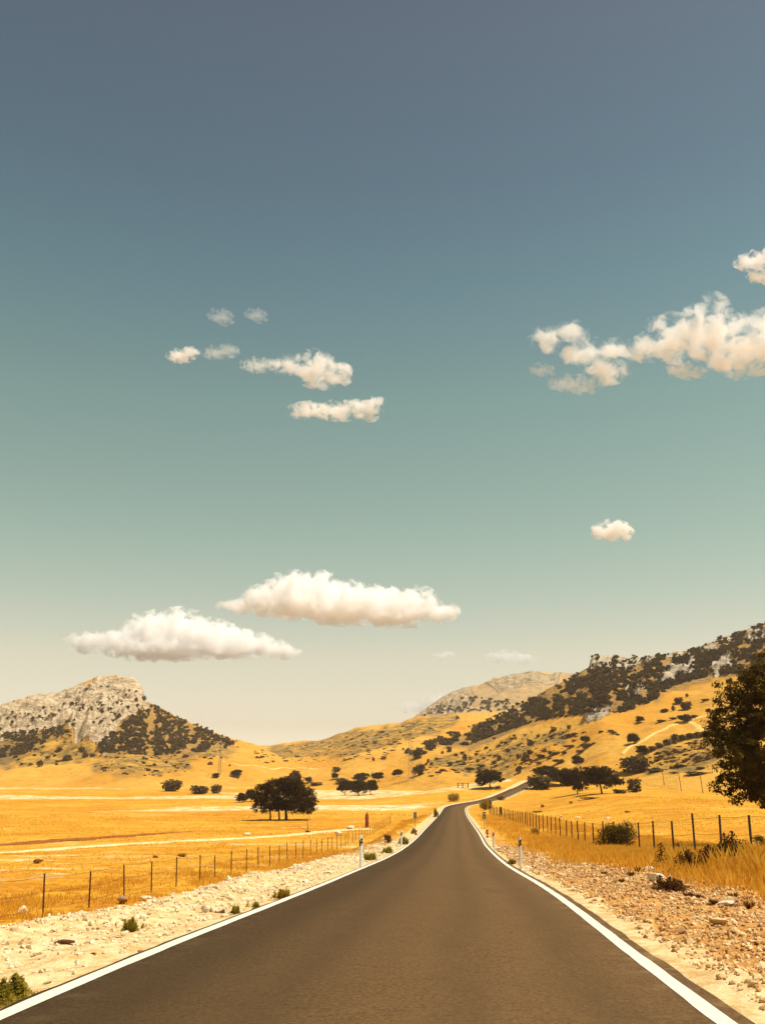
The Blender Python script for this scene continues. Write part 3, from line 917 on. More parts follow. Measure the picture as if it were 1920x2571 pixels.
def trunk_mesh(name, rng, bases, height, spread, r0, top=0.55):
    """tapered leaning trunks with limbs; units of the whole tree"""
    mb = MB()
    for (bx, by) in bases:
        lean = rng.normal(size=2) * 0.03
        fork = height * (0.30 + 0.08 * rng.random())
        P = [np.array([bx, by, -0.05 * height]), np.array([bx + lean[0] * .3, by + lean[1] * .3, fork * 0.45]), np.array([bx + lean[0], by + lean[1], fork])]
        mb.tube(P, [r0 * 1.35, r0, r0 * 0.85], 7)
        for k in range(5):
            a = k * 1.26 + rng.random()
            q = P[-1] + np.array([math.cos(a) * spread * 0.14, math.sin(a) * spread * 0.14, height * 0.14])
            e = P[-1] + np.array([math.cos(a) * spread * (0.22 + 0.14 * rng.random()), math.sin(a) * spread * 0.3, height * (0.28 + 0.25 * rng.random())])
            mb.tube([P[-1] - [0, 0, 0.04 * height], q, e], [r0 * 0.6, r0 * 0.4, r0 * 0.12], 5)
    return mb.mesh(name, True)


prng = np.random.default_rng(11)
OAKS = [crown_mesh('crown', prng, 5200, 0.038, oak_lobes(prng, 16, base=b), 330, 0.105) for b in (0.20, 0.25, 0.16, 0.22)]
OAK_TRUNKS = [trunk_mesh('trunk', prng, [(0, 0)], 1.0, 0.9, 0.028) for _ in range(3)]


def bush_lobes(rng, n=9, flat=1.0):
    L = [(0, 0, 0.40, 0.36, 0.36, 0.42)]
    for i in range(n):
        a = 2.4 * i + rng.random(); rr = 0.12 + 0.22 * rng.random()
        r = 0.14 + 0.10 * rng.random()
        L.append((math.cos(a) * rr, math.sin(a) * rr, 0.10 + (0.75 - r) * rng.random() + r * 0.4, r, r, r))
    return L


BUSHES = [crown_mesh('foliage', prng, 420, 0.085, bush_lobes(prng)) for _ in range(5)]
SMALL = [crown_mesh('foliage', prng, 120, 0.145, bush_lobes(prng, 7)) for _ in range(5)]
TINY = [crown_mesh('foliage', prng, 46, 0.23, bush_lobes(prng, 5)) for _ in range(6)]
for me in TINY: me.materials.append(M['scrub'])
for me in OAKS: me.materials.append(M['oak'])
for me in OAK_TRUNKS: me.materials.append(M['bark'])
for me in BUSHES + SMALL: me.materials.append(M['scrub'])


def oak(px, row, w, h, label, group=None, name='oak_tree', tpx=None):
    """an oak whose base is seen at (px,row), w and h photo pixels wide and tall"""
    r = hit(tpx or px, row)
    if r is None: return None
    p, dep = r
    H = h * dep / F * 1.02; W = w * dep / F
    o = empty(name, p - [0, 0, 0.05])
    i = random.randrange(len(OAKS))
    c = obj('crown', OAKS[i], None, o)
    c.scale = (W * 1.12, W * 1.05, H); c.rotation_euler.z = random.random() * 6.28
    c.location.x = (px - (tpx or px)) * dep / F
    t = obj('trunk', random.choice(OAK_TRUNKS), None, o)
    t.scale = (W * 0.9 if W < H * 1.6 else H * 1.3, W * 0.8 if W < H * 1.6 else H * 1.2, H); t.rotation_euler.z = random.random() * 6.28
    tag(o, label, 'tree', group)
    return o


def bush(px, row, w, h, label, group=None, mat=None, small=None, name='bush', yw=1.0):
    r = hit(px, row)
    if r is None: return None
    p, dep = r
    pool = SMALL if (w < 22 if small is None else small) else BUSHES
    me = random.choice(pool)
    if mat is not None:
        key = (me.name, mat.name)
        if key not in _bm:
            m2 = me.copy(); m2.materials.clear(); m2.materials.append(mat); _bm[key] = m2
        me = _bm[key]
    o = obj(name, me, None, None, p - [0, 0, 0.04 * h * dep / F])
    W, H = w * dep / F, h * dep / F
    o.scale = (W * 1.1, W * 1.05 * yw, H * 1.12); o.rotation_euler.z = random.random() * 6.28 if yw == 1.0 else random.choice((0, math.pi))
    tag(o, label, 'bush', group)
    return o


_bm = {}

# the great oak standing alone in the left meadow, three trunks under one crown
p, dep = hit(703, 2059)
k = dep / F
great = tag(empty('oak_tree', p - [0, 0, 0.1]), 'great dark oak with three trunks standing in the left meadow', 'tree')
gr = np.random.default_rng(5)
lobes = []
for (cx_, cz_, r_) in [(-45, 70, 24), (-20, 80, 26), (5, 86, 24), (30, 80, 26), (52, 62, 24), (-58, 48, 18), (66, 44, 18), (-30, 52, 28), (10, 58, 34), (42, 52, 28), (-66, 30, 11), (60, 32, 17), (-8, 36, 17), (36, 32, 18), (-44, 32, 14), (66, 30, 12), (14, 36, 16), (-26, 36, 16), (15, 92, 16), (38, 88, 12)]:
    for m_ in range(2):
        lobes.append(((cx_ + 7) * k, gr.normal() * 16 * k + (m_ - 0.5) * 30 * k, cz_ * 1.0 * k, r_ * k, r_ * k * 1.1, r_ * 0.82 * k))
obj('crown', crown_mesh('crown', gr, 32000, 2.0 * k, lobes, 1100, 9.0 * k), M['oak'], great)
for bx in (-25, -2, 15):
    mbt = MB()
    rr = 3.4 * k if bx == 15 else 2.1 * k
    b0 = np.array([bx * k, gr.normal() * 3 * k, 0])
    mbt.tube([b0 - [0, 0, 0.3], b0 + [0.4 * k, 0, 10 * k], b0 + [-1.5 * k, 0, 26 * k], b0 + [-2 * k, 0, 42 * k]], [rr * 1.35, rr, rr * 0.9, rr * 0.7], 9)
    for q in range(6):
        a = q * 1.05 + gr.random()
        s0 = b0 + [-1.5 * k, 0, 24 * k]
        e1 = s0 + np.array([math.cos(a) * 16, math.sin(a) * 16, 15]) * k
        e2 = s0 + np.array([math.cos(a) * 30, math.sin(a) * 28, 30 + 12 * gr.random()]) * k
        mbt.tube([s0, e1, e2], [rr * 0.55, rr * 0.4, rr * 0.12], 6)
    obj('trunk', mbt.mesh('trunk', True), M['bark'], great)

# other trees, one by one
oak(606, 2015, 25, 26, 'small round tree at the left end of the pair beside the great oak')
oak(630, 2013, 28, 30, 'small tree tucked against the left side of the great oak')
oak(742, 1962, 26, 26, 'tree whose top shows just above the great oak')
oak(774, 1966, 17, 15, 'tiny round tree right of the great oak, behind a low hedge')
oak(840, 1957, 16, 16, 'small thin tree above the left end of the meadow grove')
oak(866, 1997, 32, 36, 'left tree of the meadow grove right of the great oak')
oak(900, 1997, 48, 37, 'broad middle tree of the meadow grove right of the great oak')
oak(934, 1996, 30, 36, 'right tree of the meadow grove, standing clear of the others', tpx=930)
oak(907, 1962, 34, 23, 'left of the two round trees directly behind the meadow grove')
oak(949, 1962, 30, 22, 'right of the two round trees directly behind the meadow grove')
oak(998, 1950, 25, 18, 'round tree between the meadow grove and the big bush by the pylon')
oak(1227, 1979, 66, 46, 'wide round oak left of the far stretch of road', tpx=1230)
oak(1442, 1994, 60, 62, 'left oak of the front pair in the right meadow, trunk clearly visible', tpx=1449)
oak(1510, 1993, 84, 66, 'right oak of the front pair in the right meadow, the broader one')
oak(1408, 1972, 58, 46, 'oak behind and left of the front pair in the right meadow')
oak(1372, 1956, 62, 32, 'flat-topped oak at the back of the cluster beside the far road')
oak(1450, 1921, 27, 25, 'small oak alone on the pale slope above the front pair')
oak(1590, 1869, 30, 27, 'dark oak on the open slope left of the great tree, highest of the two there')
oak(1613, 1894, 31, 24, 'dark oak just above the square thicket on the right slope')
oak(1468, 1864, 23, 16, 'small oak above a round bush in the middle of the pale slope')
oak(1606, 1815, 20, 17, 'single round tree near the top of the pale right slope')
oak(593, 1950, 24, 19, 'round tree alone at the foot of the limestone hill, right of the smaller one')
oak(542, 1953, 16, 13, 'smaller round tree at the foot of the limestone hill beside the thin pylon')
oak(1718, 1814, 30, 20, 'tree with a bush at its foot beside the fork of the pale paths')
oak(1790, 1834, 22, 20, 'tree at the upper end of the hedge line, left of the great tree')

# bushes and thickets
B_ = lambda *a, **kw: bush(*a, **kw)
B_(1355, 1981, 76, 38, 'low wide dark bush right beside the far stretch of road', small=False)
B_(1592, 1990, 44, 34, 'round leaning bush alone in the meadow right of the front oak pair', small=False)
B_(1556, 1992, 42, 10, 'low scrub trailing left of the round leaning bush')
B_(1585, 1941, 74, 42, 'square dark thicket at the foot of the right slope', small=False)
B_(1606, 1938, 50, 36, 'right half of the dark thicket at the foot of the right slope', small=False)
B_(1051, 1947, 44, 29, 'big round bush beside the foot of the pylon', small=False)
B_(1302, 1941, 22, 19, 'dark bush behind the top of the far road')
B_(1250, 1982, 16, 9, 'small reddish bush at the foot of the wide round oak', mat=M['drybush'])
B_(432, 1987, 60, 32, 'larger dark thicket on the far left plain', small=False)
B_(500, 1994, 62, 24, 'long low thicket right of the larger one on the far left plain', small=False)
B_(543, 1992, 32, 24, 'right end bush of the thickets on the far left plain', small=False)
B_(845, 1938, 26, 14, 'scraggly bush above the small thin tree')
B_(856, 1969, 36, 16, 'dark shrub at the upper left of the meadow grove')
B_(793, 1972, 40, 8, 'low hedge right of the great oak')
B_(963, 1907, 15, 10, 'dark bush alone on the saddle slope, right one of two')
B_(937, 1911, 9, 8, 'tiny bush alone on the saddle slope, left one of two')
B_(1049, 1904, 26, 30, 'dense bush at the lower tip of the scrub band', small=False)
B_(1127, 1888, 15, 14, 'dark bush just under the lower edge of the scrub band')
B_(1110, 1892, 9, 7, 'little bush left of the one under the scrub band')
B_(1166, 1910, 15, 18, 'upright bush in the middle of the streaky slope')
B_(1252, 1905, 12, 9, 'round bush with a dark shadow on the streaky slope')
B_(1332, 1873, 20, 16, 'big round bush at the right of the streaky slope')
B_(1130, 1922, 17, 10, 'pair-like bush low on the streaky slope')
B_(1165, 1920, 12, 7, 'low bush between the upright bush and the far road')
B_(1471, 1879, 32, 15, 'round bush just below the small oak on the pale slope', small=False)
B_(1457, 1890, 29, 8, 'flat dark bush under the round bush on the pale slope')
B_(1428, 1830, 13, 10, 'small round bush near the upper left of the pale slope')
B_(1390, 1836, 16, 12, 'small ragged bush left of the upper pale slope')
B_(1722, 1781, 38, 22, 'round scrub clump high on the right slope, largest of a cluster', small=False)
B_(1703, 1766, 30, 17, 'dark clump at the upper left of the high cluster')
B_(1667, 1789, 25, 10, 'low clump left of the high cluster')
B_(1690, 1785, 11, 14, 'narrow bush in the high cluster')
B_(1724, 1750, 8, 9, 'tiny bush at the top of the high cluster')
for i_, (a, b, w, h) in enumerate([(1637, 1884, 22, 11), (1654, 1877, 24, 13), (1673, 1870, 24, 16), (1694, 1866, 22, 24), (1712, 1858, 24, 15), (1732, 1853, 26, 14), (1752, 1850, 26, 14), (1772, 1847, 26, 14), (1800, 1842, 30, 16)]):
    B_(a, b, w, h, 'dark shrub in the hedge line climbing towards the great tree', 'hedge line shrubs', small=False)
for (a, b, w, h) in [(1416, 1893, 19, 6), (1386, 1896, 25, 9), (1358, 1902, 31, 8), (1429, 1879, 31, 9), (1431, 1850, 36, 9), (1402, 1917, 36, 11), (1531, 1837, 20, 5), (1539, 1841, 23, 5), (1508, 1838, 16, 4), (1550, 1845, 12, 3), (1490, 1868, 13, 4),
                     (1707, 1926, 39, 8), (1756, 1931, 28, 6), (1745, 1945, 60, 9), (1692, 1943, 22, 6), (1645, 1939, 48, 11), (1660, 1812, 30, 5), (1690, 1806, 24, 5), (1740, 1800, 26, 5), (1795, 1790, 24, 8), (1770, 1760, 22, 6), (1836, 1800, 30, 8)]:
    B_(a, b, w, h, 'flat lens shaped dark bush on the open right slope', 'flat bushes on the right slope', small=True)
for (a, b, w, h) in [(1075, 1915, 10, 9), (1083, 1921, 9, 8), (1070, 1921, 8, 6), (1095, 1908, 9, 6), (1012, 1883, 7, 6), (1290, 1850, 9, 6), (1220, 1880, 12, 6), (1195, 1897, 12, 7), (1275, 1888, 16, 8), (1240, 1918, 18, 8), (1208, 1926, 26, 7), (1180, 1932, 24, 6),
                     (1110, 1936, 22, 6), (1330, 1893, 24, 9), (1320, 1912, 30, 16), (1300, 1905, 16, 12), (1352, 1920, 18, 8), (1268, 1868, 16, 7), (1300, 1875, 12, 6), (1240, 1856, 12, 5), (1370, 1862, 14, 6), (1350, 1850, 12, 6), (1385, 1850, 14, 5), (1145, 1898, 10, 5), (1215, 1905, 10, 5),
                     (1148, 1805, 10, 8), (1208, 1780, 9, 8), (1232, 1788, 8, 6), (1262, 1792, 8, 6)]:
    B_(a, b, w, h, 'small dark bush dotting the streaky slope between far road and scrub band', 'small bushes on the streaky slope', small=True)
for (a, b, w, h) in [(528, 1921, 16, 8), (556, 1905, 7, 6), (577, 1924, 7, 5), (465, 1902, 18, 8), (360, 1906, 8, 7), (100, 1925, 20, 18), (120, 1905, 14, 8), (170, 1910, 28, 14), (215, 1903, 18, 14), (205, 1885, 20, 12), (232, 1900, 16, 8), (138, 1900, 10, 8), (55, 1920, 10, 5), (78, 1921, 11, 6), (142, 1921, 9, 6), (395, 1895, 20, 8), (150, 1885, 20, 10), (40, 1902, 14, 6)]:
    B_(a, b, w, h, 'small dark bush on the golden foot of the limestone hill', 'bushes at the foot of the limestone hill', small=True)
for (a, b, w, h) in [(436, 1793, 6, 5), (447, 1798, 5, 4), (487, 1821, 6, 4), (506, 1825, 6, 4), (531, 1839, 12, 7), (558, 1850, 7, 6), (570, 1856, 9, 7), (593, 1862, 4, 4), (362, 1760, 12, 13), (342, 1760, 12, 10), (345, 1775, 9, 9), (36, 1762, 5, 4)]:
    B_(a, b, w, h, 'tiny bush standing out along the skyline of the limestone hill', 'skyline bushes of the limestone hill', small=True)


# scrub that covers whole slopes reads as one mass
def scatter(name, label, polys, n, smin, smax, mat, seed, flat=1.0, cat='scrub', pool=None, dens=None, avoid=()):
    rng = np.random.default_rng(seed)
    pool = pool or SMALL
    cos = []
    for me in pool:
        c = np.empty(len(me.vertices) * 3, np.float32); me.vertices.foreach_get('co', c)
        cos.append(c.reshape(-1, 3))
    area = [abs(sum(p[i][0] * p[(i + 1) % len(p)][1] - p[(i + 1) % len(p)][0] * p[i][1] for i in range(len(p)))) for p in polys]
    V, done = [], 0
    for pl, ar in zip(polys, area):
        P = np.array(pl); want = int(n * ar / sum(area))
        lo, hi = P.min(0), P.max(0)
        Q = lo + (hi - lo) * rng.random((want * 8, 2))
        ok = in_poly(Q[:, 0], Q[:, 1], pl)
        for a_ in avoid:
            ok &= ~(in_poly(Q[:, 0], Q[:, 1], a_) & (rng.random(len(Q)) < 0.72))
        if dens is not None:
            ok &= fbm(Q[:, 0] / 20, Q[:, 1] / 14, seed, 3) >= dens * (rng.random(len(Q)) * 0.6 + 0.4)
        for q in Q[ok][:want]:
            r = hit(q[0], q[1])
            if r is None: continue
            s = smin + (smax - smin) * rng.random() ** 1.8
            c = cos[rng.integers(len(cos))] * np.array([s, s, s * (0.55 + 0.3 * rng.random()) * flat])
            a = rng.random() * 6.28
            R2 = np.array([[math.cos(a), -math.sin(a), 0], [math.sin(a), math.cos(a), 0], [0, 0, 1]])
            V.append(c @ R2.T + r[0] - [0, 0, 0.08 * s])
    V = np.concatenate(V)
    o = obj(name, mesh_np(name, V, np.arange(len(V)).reshape(-1, 4)), mat)
    return tag(o, label, cat, kind='stuff')


scatter('hillside_scrub', 'dark scrub covering the lower flank of the limestone hill', L_SCRUB, 2300, 1.2, 4.2, M['scrub'], 201, dens=-0.24, pool=TINY)
scatter('rock_scrub', 'dark shrubs clinging to cracks of the limestone face', [[(160, 1762), (235, 1715), (285, 1710), (300, 1730), (260, 1770), (200, 1830), (168, 1815)], [(300, 1720), (355, 1725), (355, 1790), (300, 1800), (240, 1850), (230, 1800)], [(0, 1790), (150, 1770), (160, 1830), (0, 1850)]], 170, 1.0, 4.0, M['scrub'], 203, dens=0.06)
scatter('ridge_scrub', 'dense dark scrub covering the right ridge and running down as a band', R_SCRUB, 7600, 0.9, 3.7, M['scrub'], 205, dens=-0.20, avoid=R_ROCK, pool=TINY)
scatter('slope_tussocks', 'low dark tussocks streaking the golden saddle slope', [[(640, 1885), (700, 1875), (830, 1860), (940, 1830), (1040, 1815), (1140, 1810), (1040, 1860), (960, 1905), (800, 1915), (640, 1915)]], 300, 1.5, 6.0, M['drybush'], 207, 0.3, 'tussock')
scatter('streaky_tussocks', 'low brown tussocks streaking the slope behind the far road', [[(1060, 1915), (1150, 1890), (1290, 1845), (1420, 1825), (1480, 1840), (1400, 1900), (1330, 1930), (1180, 1945), (1060, 1950)]], 260, 1.0, 4.0, M['drybush'], 209, 0.3, 'tussock')
scatter('terrace_brush', 'olive brown brush striping the terraced slope left of the great tree', [R_OLIVE[0]], 260, 1.0, 3.4, M['drybush'], 211, 0.35, 'brush')
scatter('foothill_brush', 'sparse brush on the gold and olive foot of the limestone hill', L_OLIVE, 200, 1.2, 3.6, M['scrub'], 213, 0.5, 'brush')
scatter('dome_scrub', 'sparse grey shrubs on the far dome hill', [[(1060, 1800), (1110, 1760), (1200, 1750), (1290, 1760), (1270, 1782), (1150, 1790)]], 90, 4, 9, M['scrub'], 215, 0.8)

# ------------------------------------------------------------------ great tree at the right edge
p, dep = hit(1975, 2092)
dep = 45.0
bx_, by_ = float(at(1985, 2080, dep)[0]), 46.5
gz = drop(bx_, by_)
big = tag(empty('oak_tree', (bx_, by_, gz)), 'great leafy oak cut by the right edge, hanging over the wire fence', 'tree')
br = np.random.default_rng(23)
kk = dep / F
lobes = []
for (px_, row_, r_) in [(1975, 1715, 75), (1915, 1720, 70), (1860, 1745, 50), (1930, 1790, 90), (1850, 1820, 60), (1830, 1880, 50), (1900, 1880, 90), (1815, 1935, 36), (1870, 1945, 70), (1940, 1960, 80), (1830, 1985, 34), (1880, 1995, 36),
                        (1920, 1985, 40), (1900, 1665, 34), (1870, 1700, 30), (2040, 1760, 80), (2080, 1840, 90), (2100, 1900, 100), (2010, 1930, 100), (2000, 1820, 110), (1858, 2003, 20), (1890, 2006, 18), (1795, 1925, 16), (1820, 1800, 26), (1800, 1880, 18)]:
    q = at(px_, row_, dep) - np.array([bx_, by_, gz])
    for m_ in range(1 if r_ < 40 else 3):
        lobes.append((q[0] + br.normal() * 0.1, q[1] + (br.normal() * 0.7 if r_ >= 40 else br.normal() * 0.3), q[2], r_ * kk, r_ * kk * 1.1, r_ * kk * 0.95))
P_, N_ = clumped(lobes, 95000, 1500, 0.34, br, 0.30)
V_, f_ = leaf_quads(P_, N_, 0.070, br)
obj('crown', mesh_np('crown', V_, f_), M['oak_near'], big)
mbt = MB()
mbt.tube([(0, 0, -0.3), (0.1, 0, 0.8), (0.0, 0.1, 1.9), (-0.2, 0, 3.0)], [0.46, 0.36, 0.30, 0.24], 10)
for q in range(11):
    a = q * 0.75
    e = np.array([math.cos(a) * 2.6 - 0.6, math.sin(a) * 2.2, 3.0 + 3.2 * br.random()])
    mbt.tube([(0, 0.05, 1.7), e * [0.45, 0.45, 0.72], e], [0.16, 0.10, 0.03], 6)
obj('trunk', mbt.mesh('trunk', True), M['bark'], big)


# tufts built from blades
def tuft_mesh(rg, n, w, spread=0.5, up=0.75):
    a = rg.random(n) * 6.28; r0 = 0.12 * rg.random(n) ** 0.5; ln = 0.5 + 0.5 * rg.random(n)
    out = spread * rg.random(n) ** 0.7
    B = np.stack([np.cos(a) * r0, np.sin(a) * r0, np.zeros(n) - 0.03], -1)
    T = np.stack([np.cos(a) * (r0 + out * 0.9), np.sin(a) * (r0 + out * 0.9), ln * np.sqrt(np.maximum(0.05, 1 - out ** 2 * 1.5))], -1)
    Mi = (B + T) / 2 + np.array([0, 0, 0.12])
    b = rg.random(n) * 6.28; dv = np.stack([np.cos(b), np.sin(b), 0 * b], -1) * w
    V = np.stack([B - dv, B + dv, Mi + dv * 0.8, T], 1).reshape(-1, 3)
    i = np.arange(n) * 4
    return mesh_np('foliage', V, np.concatenate([np.stack([i, i + 1, i + 2], -1), np.stack([i, i + 2, i + 3], -1)]))


TUFTS = [tuft_mesh(np.random.default_rng(500 + i), 170, 0.016) for i in range(4)]


def tuft(px, row, w, h, label, group=None, mat=None, name='tussock', cat='tuft'):
    p, dep = hit(px, row)
    me = random.choice(TUFTS); key = (me.name, mat.name)
    if key not in _bm:
        m2 = me.copy(); m2.materials.append(mat); _bm[key] = m2
    o = obj(name, _bm[key], None, None, p)
    o.scale = (w * dep / F, w * dep / F, h * dep / F); o.rotation_euler.z = random.random() * 6.28
    return tag(o, label, cat, group)


# ------------------------------------------------------------------ roadside bushes and weeds
def leafy(name, px, row, w, h, n, leaf, mat, label, cat='bush', seed=1, stems=True, depth=1.0, stretch=1.0, shell=0.3, mound=None):
    r = hit(px, row)
    p, dep = r
    rg = np.random.default_rng(seed)
    W, H = w * dep / F, h * dep / F
    L = [(a * W, b * W * depth, c * H, d * W, d * W * depth, e * H) for a, b, c, d, e, _ in bush_lobes(rg, 12)]
    P, N = crown_points(L, n, rg, shell)
    if mound or (mound is None and name == 'weed'):
        # a ragged mound: several crowns of stalks thinning outwards
        nc = 7
        cc = np.stack([rg.normal(size=nc) * 0.20 * W, rg.normal(size=nc) * 0.20 * W * depth, 0.45 + 0.55 * rg.random(nc)], -1)
        kc = rg.integers(nc, size=n)
        rr = np.abs(rg.normal(size=n)) * 0.13 * W; aa = rg.random(n) * 6.283
        hh = H * cc[kc, 2] * np.exp(-(rr / (0.17 * W)) ** 2) * (0.15 + 0.95 * rg.random(n) ** 0.8)
        P = np.stack([cc[kc, 0] + np.cos(aa) * rr, cc[kc, 1] + np.sin(aa) * rr * depth, hh], -1)
        N = rg.normal(size=(n, 3)) * 0.8 + np.array([0, 0, 0.9])
        stems = False
    P[:, 2] = np.maximum(P[:, 2], 0.02)
    V, f = leaf_quads(P, N, leaf, rg, stretch)
    o = empty(name, p)
    obj('foliage', mesh_np('foliage', V, f), mat, o)
    if name == 'weed' and w < 100:
        for q in range(7):
            b_ = obj('blades', TUFTS[q % 4].copy(), mat, o, (rg.normal() * 0.16 * W, rg.normal() * 0.2 * W * depth, 0))
            b_.scale = (W * 0.32, W * 0.32, H * (0.8 + 0.5 * rg.random())); b_.rotation_euler.z = rg.random() * 6
    if stems:
        mb = MB()
        for q in range(9):
            a = rg.random() * 6.28; rr = 0.32 * W * rg.random() ** 0.5
            e = np.array([math.cos(a) * rr, math.sin(a) * rr * depth, H * (0.5 + 0.35 * rg.random())])
            mb.tube([(e[0] * 0.15, e[1] * 0.15, -0.05), e * [0.6, 0.6, 0.5], e], [0.02 * H, 0.014 * H, 0.005 * H], 5)
        obj('stem', mb.mesh('stem', True), M['bark'], o)
    tag(o, label, cat)
    return o


leafy('bush', 1553, 2135, 124, 78, 5200, 0.045, M['oak_near'], 'dark green bush growing through the right fence', seed=31)
leafy('bush', 1805, 2190, 240, 92, 6500, 0.03, M['deadbush'], 'withered brown thicket at the foot of the right fence posts', seed=32, depth=0.6, mound=True)
leafy('bush', 1752, 2186, 130, 66, 3000, 0.028, M['deadbush'], 'dry brown brush at the left end of the withered thicket', seed=60, depth=0.7, mound=True)
leafy('bush', 1840, 2165, 110, 62, 2200, 0.040, M['oak_near'], 'dull olive bush behind the withered thicket at the right fence', seed=33, depth=0.7)
leafy('bush', 1912, 2135, 50, 40, 900, 0.040, M['yellowbush'], 'yellow green bush behind the rightmost fence post', seed=34)
leafy('bush', 1706, 2145, 30, 36, 420, 0.028, M['drybush'], 'thin dry brown weed between two right fence posts', 'weed', seed=35)
leafy('bush', 1755, 2160, 46, 22, 700, 0.03, M['yellowbush'], 'small yellow green bush left of the withered thicket', seed=36)
leafy('bush', 1685, 2234, 110, 34, 1700, 0.022, M['deadbush'], 'burnt looking dead brush beside the pale boulder', seed=37, depth=1.3, mound=True)
leafy('bush', 973, 2117, 25, 25, 700, 0.045, M['drybush'], 'round dark red bush left of the second white marker post', seed=38)
leafy('bush', 1139, 2012, 34, 26, 1400, 0.16, M['yellowbush'], 'round yellow green bush behind the bend of the road', seed=39)
leafy('bush', 1217, 2034, 30, 36, 1500, 0.11, M['yellowbush'], 'tall yellow broom hiding the bend of the road', seed=40)
leafy('bush', 1229, 2032, 18, 26, 600, 0.11, M['drybush'], 'dead brown right side of the broom by the bend', seed=41)
leafy('bush', 1257, 2009, 26, 11, 400, 0.16, M['drybush'], 'low reddish brown bush below the far stretch of road', seed=42)
leafy('weed', 1013, 2120, 30, 20, 1500, 0.035, M['green'], 'green weeds along the left line beyond the second marker post', 'weed', 43, False)
leafy('weed', 972, 2142, 34, 15, 1400, 0.03, M['green'], 'green weeds along the left line just before the second marker post', 'weed', 44, False)
leafy('weed', 930, 2160, 36, 18, 1500, 0.028, M['green'], 'green weeds along the left line right of the nearest marker post', 'weed', 45, False)
leafy('weed', 1040, 2093, 16, 14, 700, 0.04, M['green'], 'green weeds at the foot of the left road sign', 'weed', 46, False)
leafy('weed', 1092, 2052, 14, 22, 350, 0.07, M['yellowbush'], 'greenish bush on the left verge near the bend', 'bush', 47, False)
leafy('weed', 708, 2258, 46, 26, 1300, 0.016, M['yellowbush'], 'yellow green weed on the rubble verge beside the left line', 'weed', 48, False)
leafy('weed', 642, 2280, 30, 16, 500, 0.013, M['green'], 'small green weed left of the yellow green one on the rubble verge', 'weed', 49, False)
leafy('weed', 590, 2296, 28, 22, 500, 0.013, M['green'], 'small upright weed at the edge of the left line', 'weed', 50, False)
leafy('weed', 331, 2340, 42, 34, 600, 0.016, M['green'], 'lone dark green plant among the rubble', 'weed', 51, False, stretch=1.5)
leafy('weed', 8, 2520, 150, 62, 5200, 0.0125, M['green'], 'leafy green plant in the bottom left corner beside the white line', 'weed', 52, False, stretch=1.3)
leafy('weed', -90, 2545, 130, 80, 3000, 0.0125, M['green'], 'leafy green plant half out of the picture at the left edge', 'weed', 53, False, stretch=1.3)
leafy('weed', 1286, 2170, 26, 14, 500, 0.02, M['green'], 'low green weeds left of the right marker post', 'weed', 54, False)
leafy('weed', 1343, 2098, 30, 18, 420, 0.05, M['yellowbush'], 'scrubby weed at the foot of the right fence', 'weed', 55, False)
for a, b, w, h, lb in [(94, 2168, 26, 11, 'small brown bush alone in the near left meadow'), (456, 2152, 30, 9, 'flat brown tussock in the near left meadow above the fence'), (390, 2154, 18, 6, 'small flat tussock left of the brown one above the left fence'), (1362, 2027, 12, 7, 'small brown tuft in the right meadow behind the fence, left one'), (1433, 2017, 12, 5, 'small brown tuft in the right meadow below the front oaks'),
                       (1350, 2040, 30, 4, 'low dark line of dead weeds in the right meadow'), (1480, 2006, 60, 5, 'thin dark patch of weeds below the front oak pair')]:
    bush(a, b, w, h, lb, mat=M['tuft'], small=True, name='tussock')
for i_, (a, b, w, h) in enumerate([(1600, 2190, 20, 18), (1583, 2200, 22, 14), (1690, 2180, 16, 16), (1725, 2252, 26, 14), (1745, 2258, 30, 18), (1790, 2270, 26, 14), (1840, 2258, 34, 20), (1880, 2280, 36, 20), (1560, 2215, 20, 10), (1515, 2196, 18, 10)]):
    tuft(a, b, w, h, 'dead brown tuft where gravel meets the golden grass', 'dead tufts along the gravel edge', mat=M['drybush'])


# ------------------------------------------------------------------ paths across the fields
def ribbon(name, pts, width, mat, label, lift=0.05, kind='structure', seed=0, jag=0.4):
    P = []
    for (a, b) in pts:
        r = hit(a, b)
        if r is not None: P.append(r[0][:2])
    P = np.array(P)
    s = np.concatenate([[0], np.cumsum(np.linalg.norm(np.diff(P, axis=0), axis=1))])
    n = max(30, int(s[-1] / 0.8))
    q = np.linspace(0, s[-1], n)
    C = np.stack([np.interp(q, s, P[:, 0]), np.interp(q, s, P[:, 1])], -1)
    D = np.gradient(C, axis=0); D /= np.linalg.norm(D, axis=1, keepdims=True)
    Nn = np.stack([-D[:, 1], D[:, 0]], -1)
    if callable(width): wv = width(q / s[-1])
    else: wv = np.full(n, width)
    K = 7
    V = []
    for i in range(n):
        for k in range(K):
            u = (k / (K - 1) - 0.5) * wv[i]
            if k in (0, K - 1): u *= 1 + jag * float(fbm(q[i] / 2.0, k * 3.0, seed, 3))
            x, y = C[i] + Nn[i] * u
            V.append((x, y, drop(x, y) + (lift if 0 < k < K - 1 else -0.02)))
    i = np.arange(n - 1)[:, None] * K + np.arange(K - 1)[None, :]
    f = np.stack([i, i + 1, i + K + 1, i + K], -1).reshape(-1, 4)
    return tag(obj(name, mesh_np(name, V, f, True), mat), label, 'path', kind=kind)


